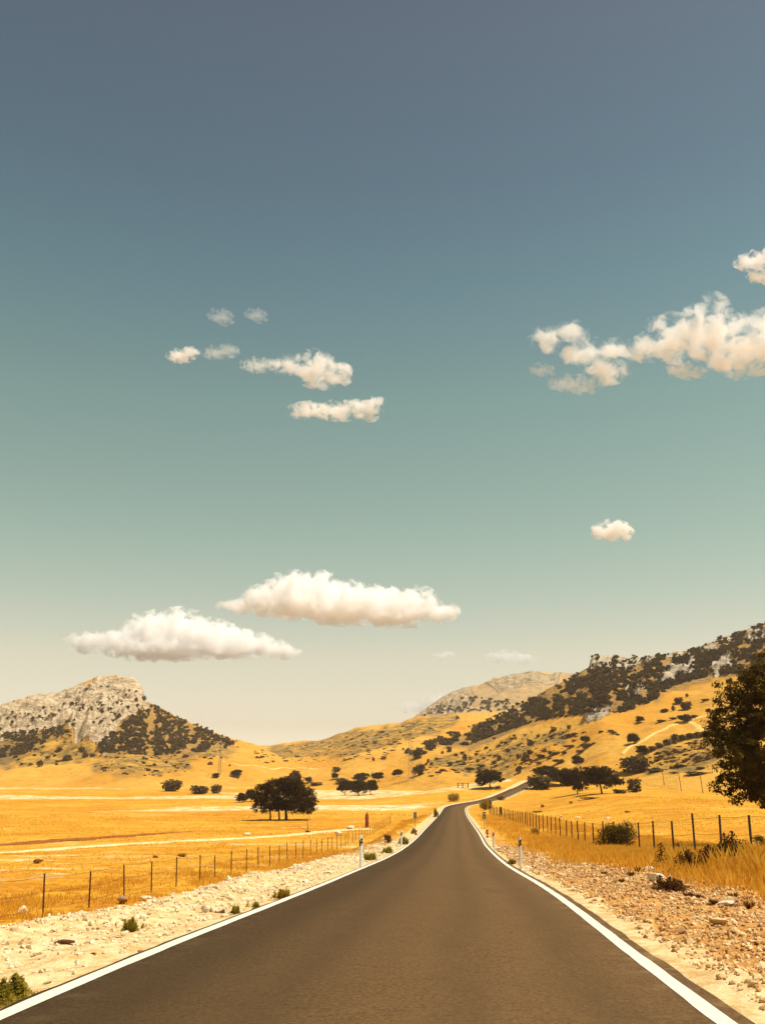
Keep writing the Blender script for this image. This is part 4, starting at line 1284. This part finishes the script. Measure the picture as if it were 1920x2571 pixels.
ribbon('dirt_track', [(-150, 2152), (0, 2141), (200, 2128), (407, 2114), (540, 2108), (639, 2103), (740, 2096), (814, 2088), (870, 2083), (920, 2080)], 3.2, M['track'], 'pale dirt track crossing the left meadow', seed=3)
ribbon('bare_soil', [(-80, 2129), (0, 2122), (60, 2117), (115, 2112), (200, 2107), (290, 2101), (390, 2094), (480, 2088)], lambda t: 6.5 * np.sin(np.pi * np.clip(t, 0.02, 0.98)) ** 0.7 * np.where(t < .45, 1, 0.75), M['soil'], 'dark strip of bare reddish soil in the left meadow', 0.06, seed=5, jag=0.9)
ribbon('hill_path', [(1560, 1894), (1600, 1868), (1640, 1842), (1675, 1826), (1705, 1816), (1735, 1807), (1760, 1800), (1790, 1794)], 1.7, M['hill_track'], 'pale path climbing the open right slope', 0.25, seed=7)
ribbon('hill_path', [(1728, 1811), (1745, 1822), (1760, 1833), (1772, 1838)], 2.2, M['hill_track'], 'short pale path branching down towards the hedge line', 0.25, seed=9)
ribbon('field_path', [(560, 1912), (600, 1921), (660, 1926), (720, 1928), (800, 1931)], 2.0, M['hill_track'], 'thin pale path along the foot of the saddle hill', 0.25, seed=11)


# ------------------------------------------------------------------ fences
def fence(name, label, n0, n1, D, u_of_n, H, thick, mat, seed, nwire=3, lean=0.0):
    rg = np.random.default_rng(seed)
    pts = []
    for n in range(n0, n1):
        u, zc = u_of_n(n)
        x = (u - CX) / F * zc
        y = zc / math.cos(TH)
        for _ in range(4):
            z = drop(x, y)
            y = (zc - (z - 1.7) * math.sin(TH)) / math.cos(TH)
        pts.append(np.array([x + rg.normal() * 0.04, y, drop(x, y)]))
    root = tag(empty(name, pts[0]), label, 'fence')
    o0 = pts[0]
    mes = []
    for k in range(4):
        mb = MB()
        mb.box((0, 0, H / 2 - 0.15), (thick, thick * 0.25, H + 0.3))
        mb.box((0, thick * 0.36, H / 2 - 0.15), (thick * 0.25, thick * 0.46, H + 0.3))
        for j in range(5):
            mb.box((thick * 0.5, 0, 0.3 + j * H / 6), (thick * 0.2, thick * 0.2, 0.03))
        me = mb.mesh('post'); me.materials.append(mat); mes.append(me)
    tops = []
    for i, p_ in enumerate(pts):
        o = obj('post', mes[i % 4], None, root, p_ - o0)
        u_ = float(to_pixel(p_)[0])
        o.rotation_euler = (rg.normal() * 0.015, rg.normal() * 0.018 + lean * (u_ - CX) / 850, rg.random() * 0.5)
        o.scale.z = 1 + rg.normal() * 0.04
        tops.append(p_ - o0)
    tops = np.array(tops)
    for w in range(nwire):
        hh = H * (0.93 - 0.36 * w)
        line = []
        for i in range(len(tops) - 1):
            for t_ in (0, 0.5):
                q = tops[i] * (1 - t_) + tops[i + 1] * t_ + [0, 0, hh - (0.03 if t_ else 0)]
                line.append(q)
        line.append(tops[-1] + [0, 0, hh])
        mb = MB(); mb.tube(line, 0.0055, 4, False)
        obj('wire', mb.mesh('wire'), M['wire'], root)
    return root


fence('wire_fence', 'wire fence on thin rusty posts along the foot of the left embankment', -4, 42, 3.0, lambda n: (1167 - 9235 / (n + 8.77), 3.0 * (n + 8.77)), 1.22, 0.05, M['post'], 61, lean=0.095)
fence('wire_fence', 'wire fence on dark steel posts running along the right verge', -3, 50, 3.0, lambda n: (1112 + 6660 / (n + 8.56), 3.0 * (n + 8.56)), 1.46, 0.075, M['post_dark'], 63, lean=0.03)
p0 = hit(1149, 1979)
if p0 is not None:
    root = tag(empty('field_fence', p0[0]), 'short far fence of three posts left of the wide round oak', 'fence')
    tops = []
    for a in (1149, 1161, 1175):
        q = hit(a, 1979)[0] - p0[0]
        mb = MB(); mb.box((0, 0, 0.8), (0.28, 0.28, 2.0)); obj('post', mb.mesh('post'), M['post'], root, q); tops.append(q)
    for hh in (0.8, 1.6):
        mb = MB(); mb.tube([t_ + [0, 0, hh] for t_ in tops], 0.06, 4); obj('rail', mb.mesh('rail'), M['post'], root)


# ------------------------------------------------------------------ marker posts and signs
def road_point(row, d, px=None):
    """a point of the verge at a photo row"""
    return hit(px, row)


def marker(px, row, hpx, band, refl, label, facing=0.0, base=False):
    """three-sided white verge post with a slanted dark band and reflectors"""
    p, dep = hit(px, row)
    H = hpx * dep / F
    root = tag(empty('marker_post', p), label, 'marker post', 'marker posts along the verges')
    w = 0.062
    sec = [(-w, -0.02), (-w * 0.35, -0.055), (w * 0.35, -0.055), (w, -0.02), (w * 0.25, 0.05), (-w * 0.25, 0.05)]
    def prism(z0, z1, slope, grow=1.0):
        n = len(sec); V = []
        for z in (z0, z1):
            for (x, y) in sec:
                V.append((x * grow, y * grow, z + slope * x))
        f4 = [(i, (i + 1) % n, n + (i + 1) % n, n + i) for i in range(n)]
        mb = MB(); mb.add(V, f4); mb.Fc.setdefault(n, []).append(np.array([[i for i in range(n)][::-1], [n + i for i in range(n)]]))
        return mb
    sl = 0.9
    V0 = prism(-0.25, H, 0.0)
    V0.V[0][6:, 2] += 0.55 * V0.V[0][6:, 0]
    obj('shaft', V0.mesh('shaft'), M['white'], root)
    bo = obj('band', prism(H * 0.70, H * 0.90, sl * 0.8, 1.05).mesh('band'), M[band], root)
    mb = MB()
    if refl == 'two':
        for z in (0.84, 0.74):
            mb.tube([(-0.002, -0.052, H * z), (-0.002, -0.066, H * z)], 0.022, 10)
        obj('reflector', mb.mesh('reflector'), M['glassw'], bo)
    else:
        mb.box((0.0, -0.060, H * 0.80), (0.040, 0.012, H * 0.125)); obj('reflector', mb.mesh('reflector'), M['amber' if refl == 'amber' else 'glassw'], bo)
    root.rotation_euler = (random.gauss(0, 0.01), random.gauss(0, 0.015), facing)
    return root


marker(906, 2177, 74, 'black', 'two', 'nearest white marker post on the left verge, black band with two round reflectors', 0.25)
marker(1007, 2125, 37, 'black', 'two', 'second white marker post on the left verge, beside green weeds', 0.25)
marker(1080, 2058, 18, 'black', 'two', 'third white marker post on the left verge, near the bend')
marker(1098, 2047, 10, 'black', 'two', 'small white marker post just right of the third on the left verge')
marker(1107, 2029, 10, 'black', 'two', 'small white marker post at the start of the bend, left side')
marker(1134, 2012, 8, 'black', 'two', 'small white marker post in front of the yellow green bush at the bend')
marker(1307, 2175, 68, 'black', 'amber', 'nearest white marker post on the right verge, black band with amber reflector', -0.5)
marker(1239, 2127, 37, 'red', 'amber', 'white marker post with a red band on the right verge', -0.4)
marker(1185, 2004, 8, 'black', 'amber', 'tiny white marker post beyond the bend')
marker(1188, 2013, 7, 'black', 'amber', 'tiny white marker post at the inside of the bend')
marker(1229, 1997, 5, 'black', 'amber', 'tiny white marker post at the start of the far road')


def stripe_post(px, row, wpx, hpx, n, label):
    p, dep = hit(px, row)
    k = dep / F
    root = tag(empty('striped_post', p), label, 'marker')
    H, W = hpx * k, wpx * k
    mb = MB(); mb.box((0, 0, H / 2 - 0.1), (W * 0.9, 0.05, H + 0.2)); obj('board', mb.mesh('board'), M['white'], root)
    for i in range(n):
        z = H * (i + 0.5) / n
        if i % 2 == 0 or i == n - 2:
            mb = MB(); mb.box((0 if i % 2 == 0 else -W * 0.2, -0.01, z), (W * (1.0 if i % 2 == 0 else 0.5), 0.06, H / n * 0.95)); obj('stripe', mb.mesh('stripe'), M['red'], root)
    return root


stripe_post(1223, 2103, 6, 19, 5, 'red and white striped marker under the dark sign on the right')
stripe_post(1044, 2097, 6, 12, 3, 'short red and white marker at the foot of the left sign')


def road_sign(px, row, top, pw, ph, mat, label, marks):
    p, dep = hit(px, row)
    k = dep / F
    root = tag(empty('road_sign', p), label, 'road sign')
    H = (row - top) * k
    mb = MB(); mb.tube([(0, 0.03, -0.3), (0, 0.03, H)], 0.03, 8); obj('pole', mb.mesh('pole'), M['steel'], root)
    mb = MB(); mb.box((0, 0, H - ph * k / 2), (pw * k, 0.025, ph * k))
    pn = obj('panel', mb.mesh('panel'), mat, root)
    if marks:
        mb = MB()
        mb.box((0, -0.016, H - ph * k * 0.24), (pw * k * 0.62, 0.006, ph * k * 0.10)); mb.box((0, -0.016, H - ph * k * 0.42), (pw * k * 0.62, 0.006, ph * k * 0.06))
        mb.tube([(0, -0.012, H - ph * k * 0.76), (0, -0.020, H - ph * k * 0.76)], ph * k * 0.10, 12)
        obj('marking', mb.mesh('marking'), M['glassw'], pn)
    else:
        mb = MB(); mb.box((0, -0.02, H - ph * k * 0.3), (pw * k * 0.9, 0.02, 0.04)); mb.box((0, -0.02, H - ph * k * 0.7), (pw * k * 0.9, 0.02, 0.04)); obj('bracket', mb.mesh('bracket'), M['black'], pn)
    return root


road_sign(1216, 2082, 2041, 7.5, 16, M['sign'], 'small dark blue green sign on a thin pole on the right verge', True)
road_sign(1042, 2080, 2041, 8, 16, M['steel'], 'grey back of a small road sign on a thin pole on the left verge', False)

# rusty pillar behind the left fence
p, dep = hit(921, 2077)
k = dep / F
root = tag(empty('rusty_pillar', p), 'rust red pillar standing behind the left wire fence', 'pillar')
mb = MB(); mb.tube([(0, 0, -0.3), (0.02, 0, 10 * k), (-0.01, 0, 24 * k), (0.0, 0, 31 * k)], [4.6 * k, 4.9 * k, 4.7 * k, 4.0 * k], 10); obj('shaft', mb.mesh('shaft'), M['rust'], root)
mb = MB(); mb.tube([(0, 0, 30.5 * k), (0, 0, 33 * k), (0, 0, 35.5 * k)], [4.1 * k, 2.6 * k, 1.0 * k], 10); obj('cap', mb.mesh('cap'), M['rust'], root)

# leaning post on a block by the dirt track
p, dep = hit(773, 2091)
k = dep / F
root = tag(empty('leaning_post', p), 'thin leaning post on a dark block beside the dirt track', 'post')
mb = MB(); mb.box((0, 0, 1.6 * k), (12 * k, 6 * k, 4.4 * k)); mb.box((-3 * k, 0, 4.6 * k), (5 * k, 4 * k, 2 * k)); obj('block', mb.mesh('block'), M['wood'], root)
mb = MB(); mb.tube([(1 * k, 0, 3 * k), (-3 * k, 0.1, 31 * k)], [1.0 * k, 0.7 * k], 6); obj('shaft', mb.mesh('shaft'), M['wood'], root)
mb = MB(); mb.tube([(-4 * k, 0, 5 * k), (-24 * k, -0.6, 17 * k)], [0.5 * k, 0.35 * k], 5); obj('stay', mb.mesh('stay'), M['wood'], root)

# dark gate post ending the right fence
p, dep = hit(1257, 2047)
mb = MB(); mb.tube([(0, 0, -0.3), (0, 0, 1.0), (0.03, 0, 20 * dep / F)], [0.21, 0.20, 0.18], 8)
tag(obj('gate_post', mb.mesh('gate_post'), M['black'], None, p), 'thick dark post at the far end of the right fence', 'post')

# telegraph poles in the right meadow
for i_, (a, b, t_, lean) in enumerate([(1667, 1971, 1936, -5), (1710, 1986, 1941, -7), (1764, 1992, 1942, -6)]):
    p, dep = hit(a, b)
    k = dep / F; H = (b - t_) * k
    root = tag(empty('telegraph_pole', p), ['shortest thin pole in the right meadow, leftmost of three', 'middle of the three thin poles in the right meadow', 'tallest thin pole in the right meadow, nearest the great tree'][i_], 'pole', 'poles in the right meadow')
    mb = MB(); mb.tube([(0, 0, -0.4), (lean * 0.3 * k, 0, H * 0.5), (lean * 0.55 * k, 0, H)], [0.10, 0.085, 0.07], 7); obj('shaft', mb.mesh('shaft', True), M['pole'], root)
    mb = MB(); mb.box((lean * 0.55 * k, 0, H - 0.18), (0.55, 0.08, 0.09)); obj('crossarm', mb.mesh('crossarm'), M['pole'], root)

# lattice pylons
def pylon(px, row, hpx, label):
    p, dep = hit(px, row)
    k = dep / F; H = hpx * k
    root = tag(empty('pylon', p), label, 'pylon')
    b0, b1, r = H * 0.045, H * 0.012, 0.065
    mb = MB()
    cs = [(-1, -1), (1, -1), (1, 1), (-1, 1)]
    W = lambda z: b0 + (b1 - b0) * z
    for c in cs:
        mb.tube([(c[0] * W(0), c[1] * W(0), -0.5), (c[0] * W(1), c[1] * W(1), H)], r, 4)
    obj('leg_frame', mb.mesh('leg_frame'), M['lattice'], root)
    mb = MB()
    N = 11
    for j in range(N):
        z0, z1 = j / N, (j + 1) / N
        for i in range(4):
            a, c = cs[i], cs[(i + 1) % 4]
            mb.tube([(a[0] * W(z0), a[1] * W(z0), z0 * H), (c[0] * W(z1), c[1] * W(z1), z1 * H)], r * 0.6, 3)
            mb.tube([(c[0] * W(z0), c[1] * W(z0), z0 * H), (a[0] * W(z1), a[1] * W(z1), z1 * H)], r * 0.6, 3)
    obj('bracing', mb.mesh('bracing'), M['lattice'], root)
    for z in (0.82, 0.91, 0.99):
        mb = MB(); mb.tube([(-H * 0.10, 0, z * H), (0, 0, z * H + 0.5), (H * 0.10, 0, z * H)], r * 0.8, 4); obj('crossarm', mb.mesh('crossarm'), M['lattice'], root)
    return root


pylon(1031, 1957, 140, 'tall faint lattice pylon in front of the saddle hill')
pylon(551, 1944, 78, 'smaller faint lattice pylon at the foot of the limestone hill')
q = hit(773, 1932)
mb = MB(); mb.box((0, 0, 0.9), (0.9, 0.6, 2.6)); mb.box((0, 0, 2.3), (1.1, 0.8, 0.2))
tag(obj('white_pillar', mb.mesh('white_pillar'), M['white'], None, q[0]), 'tiny white pillar at the foot of the saddle hill', 'pillar')


# ------------------------------------------------------------------ stones
def stone_mesh(rg, flat=0.6):
    bm = bmesh.new()
    for _ in range(15):
        v = rg.normal(size=3); v /= np.linalg.norm(v)
        v *= np.array([0.5, 0.38, 0.5 * flat]) * (0.8 + 0.3 * rg.random())
        bm.verts.new(v.tolist())
    r = bmesh.ops.convex_hull(bm, input=bm.verts)
    bmesh.ops.delete(bm, geom=[v for v in bm.verts if not v.link_faces], context='VERTS')
    bmesh.ops.triangulate(bm, faces=bm.faces)
    me = bpy.data.meshes.new('stone'); bm.to_mesh(me); bm.free()
    return me


srg = np.random.default_rng(77)
ST_L = [stone_mesh(srg, 0.55 + 0.3 * srg.random()) for _ in range(10)]
ST_R = [m.copy() for m in ST_L]
for m in ST_L: m.materials.append(M['stone_l'])
for m in ST_R: m.materials.append(M['stone_r'])


def stones(parent, pool, n_part, n_stuff, dfun, yfun, size, ssize, mat, seed):
    rg = np.random.default_rng(seed)
    for i in range(n_part):
        y = yfun(rg); d = dfun(rg, y)
        h = float(road_head(y)); x = float(road_x(y)) + d / math.cos(h)
        s = size(rg, y)
        o = obj('stone', pool[rg.integers(len(pool))], None, parent, (x, y, float(G(x, y)) + s * 0.06))
        o.scale = (s * (0.8 + 0.6 * rg.random()), s, s * (0.45 + 0.4 * rg.random()))
        o.rotation_euler = (rg.normal() * 0.25, rg.normal() * 0.25, rg.random() * 6.28)
    cos, tri = [], []
    for me in pool:
        c = np.empty(len(me.vertices) * 3, np.float32); me.vertices.foreach_get('co', c)
        v = np.empty(len(me.loops), np.int32); me.loops.foreach_get('vertex_index', v)
        cos.append(c.reshape(-1, 3)); tri.append(v.reshape(-1, 3))
    V, Fs, off = [], [], 0
    Y = np.array([yfun(rg) for _ in range(n_stuff)]); Dv = np.array([dfun(rg, y) for y in Y])
    X = road_x(Y) + Dv / np.cos(road_head(Y)); Z = G(X, Y)
    for i in range(n_stuff):
        k = rg.integers(len(cos)); s = ssize(rg, Y[i]); a = rg.random() * 6.28
        R2 = np.array([[math.cos(a), -math.sin(a), 0], [math.sin(a), math.cos(a), 0], [0, 0, 1]])
        V.append(cos[k] @ R2.T * s + [X[i], Y[i], Z[i] + s * 0.12]); Fs.append(tri[k] + off); off += len(cos[k])
    o = obj('small_stones', mesh_np('small_stones', np.concatenate(V), np.concatenate(Fs)), mat, parent)
    o['kind'] = 'stuff'


def yl(rg): return 7.5 * math.exp(rg.random() * math.log(75 / 7.5))
def dl(rg, y):
    w = float(verge_w(y)) - 2.9
    return -(2.95 + w * (rg.random() ** 0.75)) - (0.4 if rg.random() < 0.2 else 0)
stones(verge_l, ST_L, 200, 8000, dl, yl, lambda rg, y: (0.07 + 0.22 * rg.random() ** 3.2) * (0.7 + y / 50), lambda rg, y: (0.02 + 0.08 * rg.random() ** 2.5) * (0.7 + y / 45), M['stone_l'], 301)


def yr(rg): return 6.3 * math.exp(rg.random() ** 1.15 * math.log(60 / 6.3))
def dr(rg, y):
    w = 3.9 - 2.0 * float(sstep(y, 14, 45))
    return 3.0 + w * (rg.random() ** 0.8) * (1 + 0.15 * rg.normal())
stones(verge_r, ST_R, 290, 24000, dr, yr, lambda rg, y: (0.06 + 0.14 * rg.random() ** 3) * (0.9 + y / 40), lambda rg, y: (0.016 + 0.06 * rg.random() ** 2.4) * (0.8 + y / 30), M['stone_r'], 303)


def rock(px, row, w, h, mat, label, seed, cat='rock', name='rock'):
    p, dep = hit(px, row)
    k = dep / F
    rg = np.random.default_rng(seed)
    bm = bmesh.new()
    bmesh.ops.create_icosphere(bm, subdivisions=3, radius=0.5)
    pl = [(lambda v: (v / np.linalg.norm(v), 0.22 + 0.18 * rg.random()))(rg.normal(size=3)) for _ in range(15)]
    for v in bm.verts:
        c = np.array(v.co)
        for nrm, dd in pl:
            t_ = c @ nrm - dd
            if t_ > 0: c = c - nrm * t_ * 0.97
        c = c * (1.22 + 0.03 * rg.normal())
        v.co = Vector((c * [w * k * 1.2, w * k * 0.9, h * k * 1.25]).tolist())
    me = bpy.data.meshes.new(name); bm.to_mesh(me); bm.free()
    me.materials.append(mat)
    o = obj(name, me, None, None, p + [0, 0, h * k * 0.42])
    o.rotation_euler.z = rg.random() * 6.28 if w < 1.5 * h else 0
    return tag(o, label, cat)


rock(1643, 2211, 36, 19, M['boulder'], 'pale flat-topped boulder where the right gravel meets the grass', 1)
rock(1630, 2187, 32, 12, M['boulder'], 'low pale boulder just behind the flat-topped one on the right', 2)
rock(1322, 2187, 28, 13, M['stone_l'], 'white stone at the foot of the nearest right marker post', 3)
rock(1247, 2134, 18, 8, M['stone_l'], 'white stone at the foot of the red-banded marker post', 4)
rock(1798, 2322, 46, 18, M['stone_r'], 'flat pale slab lying in the right gravel', 5)
rock(1826, 2272, 34, 12, M['boulder'], 'long pale slab at the upper right edge of the gravel', 6)
rock(1712, 2345, 20, 14, M['brown_rock'], 'dark red stone in the right gravel below the flat slab', 7)
rock(308, 2268, 27, 19, M['brown_rock'], 'round brown rock at the base of the third left fence post', 8)
rock(365, 2262, 24, 11, M['stone_l'], 'flat white rock right of the round brown one', 9)
rock(515, 2291, 21, 16, M['boulder'], 'grey rock on the left rubble near the line of stones', 10)
rock(880, 2082, 18, 11, M['stone_l'], 'white boulder left of the rusty pillar, farther one', 11)
rock(851, 2098, 18, 11, M['stone_l'], 'white boulder behind the left fence, nearer one', 12)
rock(58, 2296, 26, 22, M['stone_l'], 'pale rounded rock in the dry grass at the far left of the verge', 13)
rock(354, 2393, 12, 8, M['brown_rock'], 'small dark stone right on the edge of the left white line', 14)
rock(1527, 2056, 18, 5, M['stone_l'], 'flat white stone behind the right fence, above the green bush', 15)
rock(1408, 2051, 9, 4, M['stone_l'], 'small white stone in the right meadow behind the fence', 16)
rock(1575, 2040, 14, 4, M['brown_rock'], 'dark flat stone in the right meadow behind the fence', 17)
rock(1452, 2054, 12, 4, M['stone_l'], 'small pale stone left of the flat white one behind the right fence', 18)
rock(620, 2097, 20, 6, M['stone_l'], 'little heap of pale stone beside the dirt track', 19)

# dead wood on the left rubble
p, dep = hit(163, 2371)
k = dep / F
mb = MB()
mb.tube([(-26 * k, 0, 3 * k), (-8 * k, 0.02, 6 * k), (10 * k, 0, 6 * k), (26 * k, -0.02, 7 * k)], [3.2 * k, 5.0 * k, 5.2 * k, 2.6 * k], 8)
mb.tube([(-24 * k, 0, 4 * k), (-33 * k, 0.05, 1 * k)], [1.2 * k, 0.6 * k], 5)
tag(obj('log', mb.mesh('log', True), M['wood'], None, p), 'short dark red brown log lying on the left rubble', 'log')
p, dep = hit(552, 2293); k = dep / F
mb = MB(); mb.tube([(-12 * k, 0, 2 * k), (2 * k, 0, 3 * k), (6 * k, 0, 4 * k), (12 * k, 0, 4.5 * k)], [1.6 * k, 2.0 * k, 4.2 * k, 4.6 * k], 8)
tag(obj('log', mb.mesh('log', True), M['wood'], None, p), 'small tapered piece of reddish wood on the left rubble', 'log')
p, dep = hit(236, 2396); k = dep / F
mb = MB(); mb.tube([(-8 * k, 0, 2 * k), (0, 0, 2.4 * k), (7 * k, -0.02, 1.5 * k)], [1.5 * k, 2.2 * k, 1.6 * k], 6)
tag(obj('stick', mb.mesh('stick', True), M['wood'], None, p), 'small dark stick on the left rubble below the log', 'stick')
p, dep = hit(284, 2358); k = dep / F
mb = MB(); mb.tube([(-22 * k, 0, 2 * k), (0, 0.03, 3 * k), (22 * k, 0, 3.5 * k)], [0.9 * k, 1.2 * k, 0.8 * k], 5); mb.tube([(-4 * k, 0, 3 * k), (6 * k, 0.02, 7 * k)], [0.8 * k, 0.4 * k], 5); mb.tube([(10 * k, 0, 3 * k), (16 * k, -0.05, 6 * k)], [0.7 * k, 0.3 * k], 5)
tag(obj('stick', mb.mesh('stick', True), M['wood'], None, p), 'dry branched twig on the left rubble right of the log', 'stick')


# ------------------------------------------------------------------ dry grass
def grass(name, label, X, Y, hgt, wid, mat, seed):
    rg = np.random.default_rng(seed)
    n = len(X)
    Z = G(X, Y)
    a = rg.random(n) * 6.28
    lean = 0.15 + 0.45 * rg.random(n)
    h = hgt * (0.45 + 0.75 * rg.random(n))
    w = wid * (0.6 + 0.8 * rg.random(n))
    b = rg.random(n) * 6.28
    dx, dy = np.cos(b) * w, np.sin(b) * w
    lx, ly = np.cos(a) * lean * h, np.sin(a) * lean * h
    V = np.stack([np.stack([X - dx, Y - dy, Z - 0.02], -1), np.stack([X + dx, Y + dy, Z - 0.02], -1),
                  np.stack([X + lx * 0.45 + dx * 0.6, Y + ly * 0.45 + dy * 0.6, Z + h * 0.6], -1),
                  np.stack([X + lx, Y + ly, Z + h], -1)], 1).reshape(-1, 3)
    i = np.arange(n) * 4
    f = np.concatenate([np.stack([i, i + 1, i + 2], -1), np.stack([i, i + 2, i + 3], -1)])
    return tag(obj(name, mesh_np(name, V, f), mat), label, 'grass', kind='stuff')


def patch(n, seed, d0, d1, y0, y1, clump, thr, soft=None):
    rg = np.random.default_rng(seed)
    Y = y0 * np.exp(rg.random(n) * math.log(y1 / y0)); D_ = d0 + (d1 - d0) * rg.random(n)
    X = road_x(Y) + D_ / np.cos(road_head(Y))
    c = fbm(X / clump, Y / clump, seed, 3) + 0.25 * fbm(X / 0.3, Y / 0.3, seed + 1, 2)
    e = sstep(np.abs(D_), soft[0], soft[1]) if soft else 1.0
    k = (c > thr) & (rg.random(n) < e)
    return X[k], Y[k]


X_, Y_ = patch(210000, 401, 4.2, 15.0, 7.0, 70, 1.6, -0.16, (4.9, 7.6))
X2, Y2 = patch(60000, 402, 3.4, 14.0, 28, 170, 3.0, -0.05, (3.6, 6.0))
X3, Y3 = patch(46000, 403, 6.0, 13.0, 8.0, 26, 1.2, -0.02, (5.9, 8.4))
grass('dry_grass', 'golden dry grass thick along the right fence', np.concatenate([X_, X2]), np.concatenate([Y_, Y2]), 0.34, 0.006 + 0.00016 * np.concatenate([Y_, Y2]), M['straw'], 411)
grass('tall_grass', 'tall pale seed stalks of dry grass at the right edge', X3, Y3, 0.66, 0.005, M['straw'], 412)
X_, Y_ = patch(60000, 404, -16, -5.0, 14.0, 90, 2.0, 0.0, (5.4, 7.5))
X2, Y2 = patch(60000, 405, -9.0, -3.6, 38, 170, 2.5, 0.02, (3.8, 6))
X3, Y3 = patch(16000, 406, -10.5, -6.0, 10.5, 19, 1.4, -0.02, (6.2, 8.0))
X4, Y4 = patch(9000, 409, -9.5, -5.0, 10.5, 16.0, 0.9, 0.02, (5.0, 6.6))
X3, Y3 = np.concatenate([X3, X4]), np.concatenate([Y3, Y4])
grass('dry_grass', 'golden dry grass below the left rubble verge around the fence', np.concatenate([X_, X2, X3]), np.concatenate([Y_, Y2, Y3]), 0.22, 0.006 + 0.00016 * np.concatenate([Y_, Y2, Y3]), M['straw'], 413)
X_, Y_ = patch(70000, 407, -120, -8.5, 26, 200, 6.0, 0.0)
X2, Y2 = patch(60000, 408, 9, 110, 22, 180, 6.0, 0.0)
X_, Y_ = np.concatenate([X_, X2]), np.concatenate([Y_, Y2])
grass('meadow_stubble', 'short dry stubble scattered over the golden meadows', X_, Y_, 0.07 + 0.0005 * Y_, 0.010 + 0.0004 * Y_, M['straw'], 414)

# ------------------------------------------------------------------ the warm summer air
t_ = NT('haze_air')
pv_ = t_.n('VolumePrincipled')
pv_.inputs['Color'].default_value = (0.97, 0.93, 0.86, 1)
pv_.inputs['Density'].default_value = 0.00010
pv_.inputs['Anisotropy'].default_value = 0.2
t_.t.links.new(pv_.outputs[0], t_.out.inputs['Volume'])
mb = MB(); mb.box((0, 0, 0), (3600, 2400, 190))
tag(obj('haze', mb.mesh('haze'), t_.m, None, (0, 1080, 60)), 'thin warm summer haze over the whole valley', 'haze', kind='stuff')

# ------------------------------------------------------------------ tell the members of each row of bushes apart by their place
ORD = ['leftmost', 'second from the left', 'third from the left', 'fourth from the left', 'fifth from the left', 'sixth from the left', 'seventh from the left', 'eighth from the left', 'ninth from the left', 'tenth from the left',
       'eleventh from the left', 'twelfth from the left', 'thirteenth from the left', 'fourteenth from the left', 'fifteenth from the left', 'sixteenth from the left', 'seventeenth from the left', 'eighteenth from the left',
       'nineteenth from the left', 'twentieth from the left'] + [n_ + ' from the left' for n_ in ('twenty-first', 'twenty-second', 'twenty-third', 'twenty-fourth', 'twenty-fifth', 'twenty-sixth', 'twenty-seventh', 'twenty-eighth', 'twenty-ninth', 'thirtieth')]
WHAT = {'hedge line shrubs': 'dark shrub in the hedge line on the right slope', 'small bushes on the streaky slope': 'small dark bush on the streaky slope', 'flat bushes on the right slope': 'flat dark bush on the open right slope',
        'skyline bushes of the limestone hill': 'tiny skyline bush of the limestone hill', 'dead tufts along the gravel edge': 'dead brown tuft at the gravel edge', 'bushes at the foot of the limestone hill': 'small dark bush at the foot of the limestone hill'}
for g_, w_ in WHAT.items():
    mem = [o for o in SC.objects if o.get('group') == g_]
    mem.sort(key=lambda o: float(to_pixel(np.array(o.location))[0]))
    for i_, o in enumerate(mem):
        o['label'] = w_ + ', ' + ORD[i_]
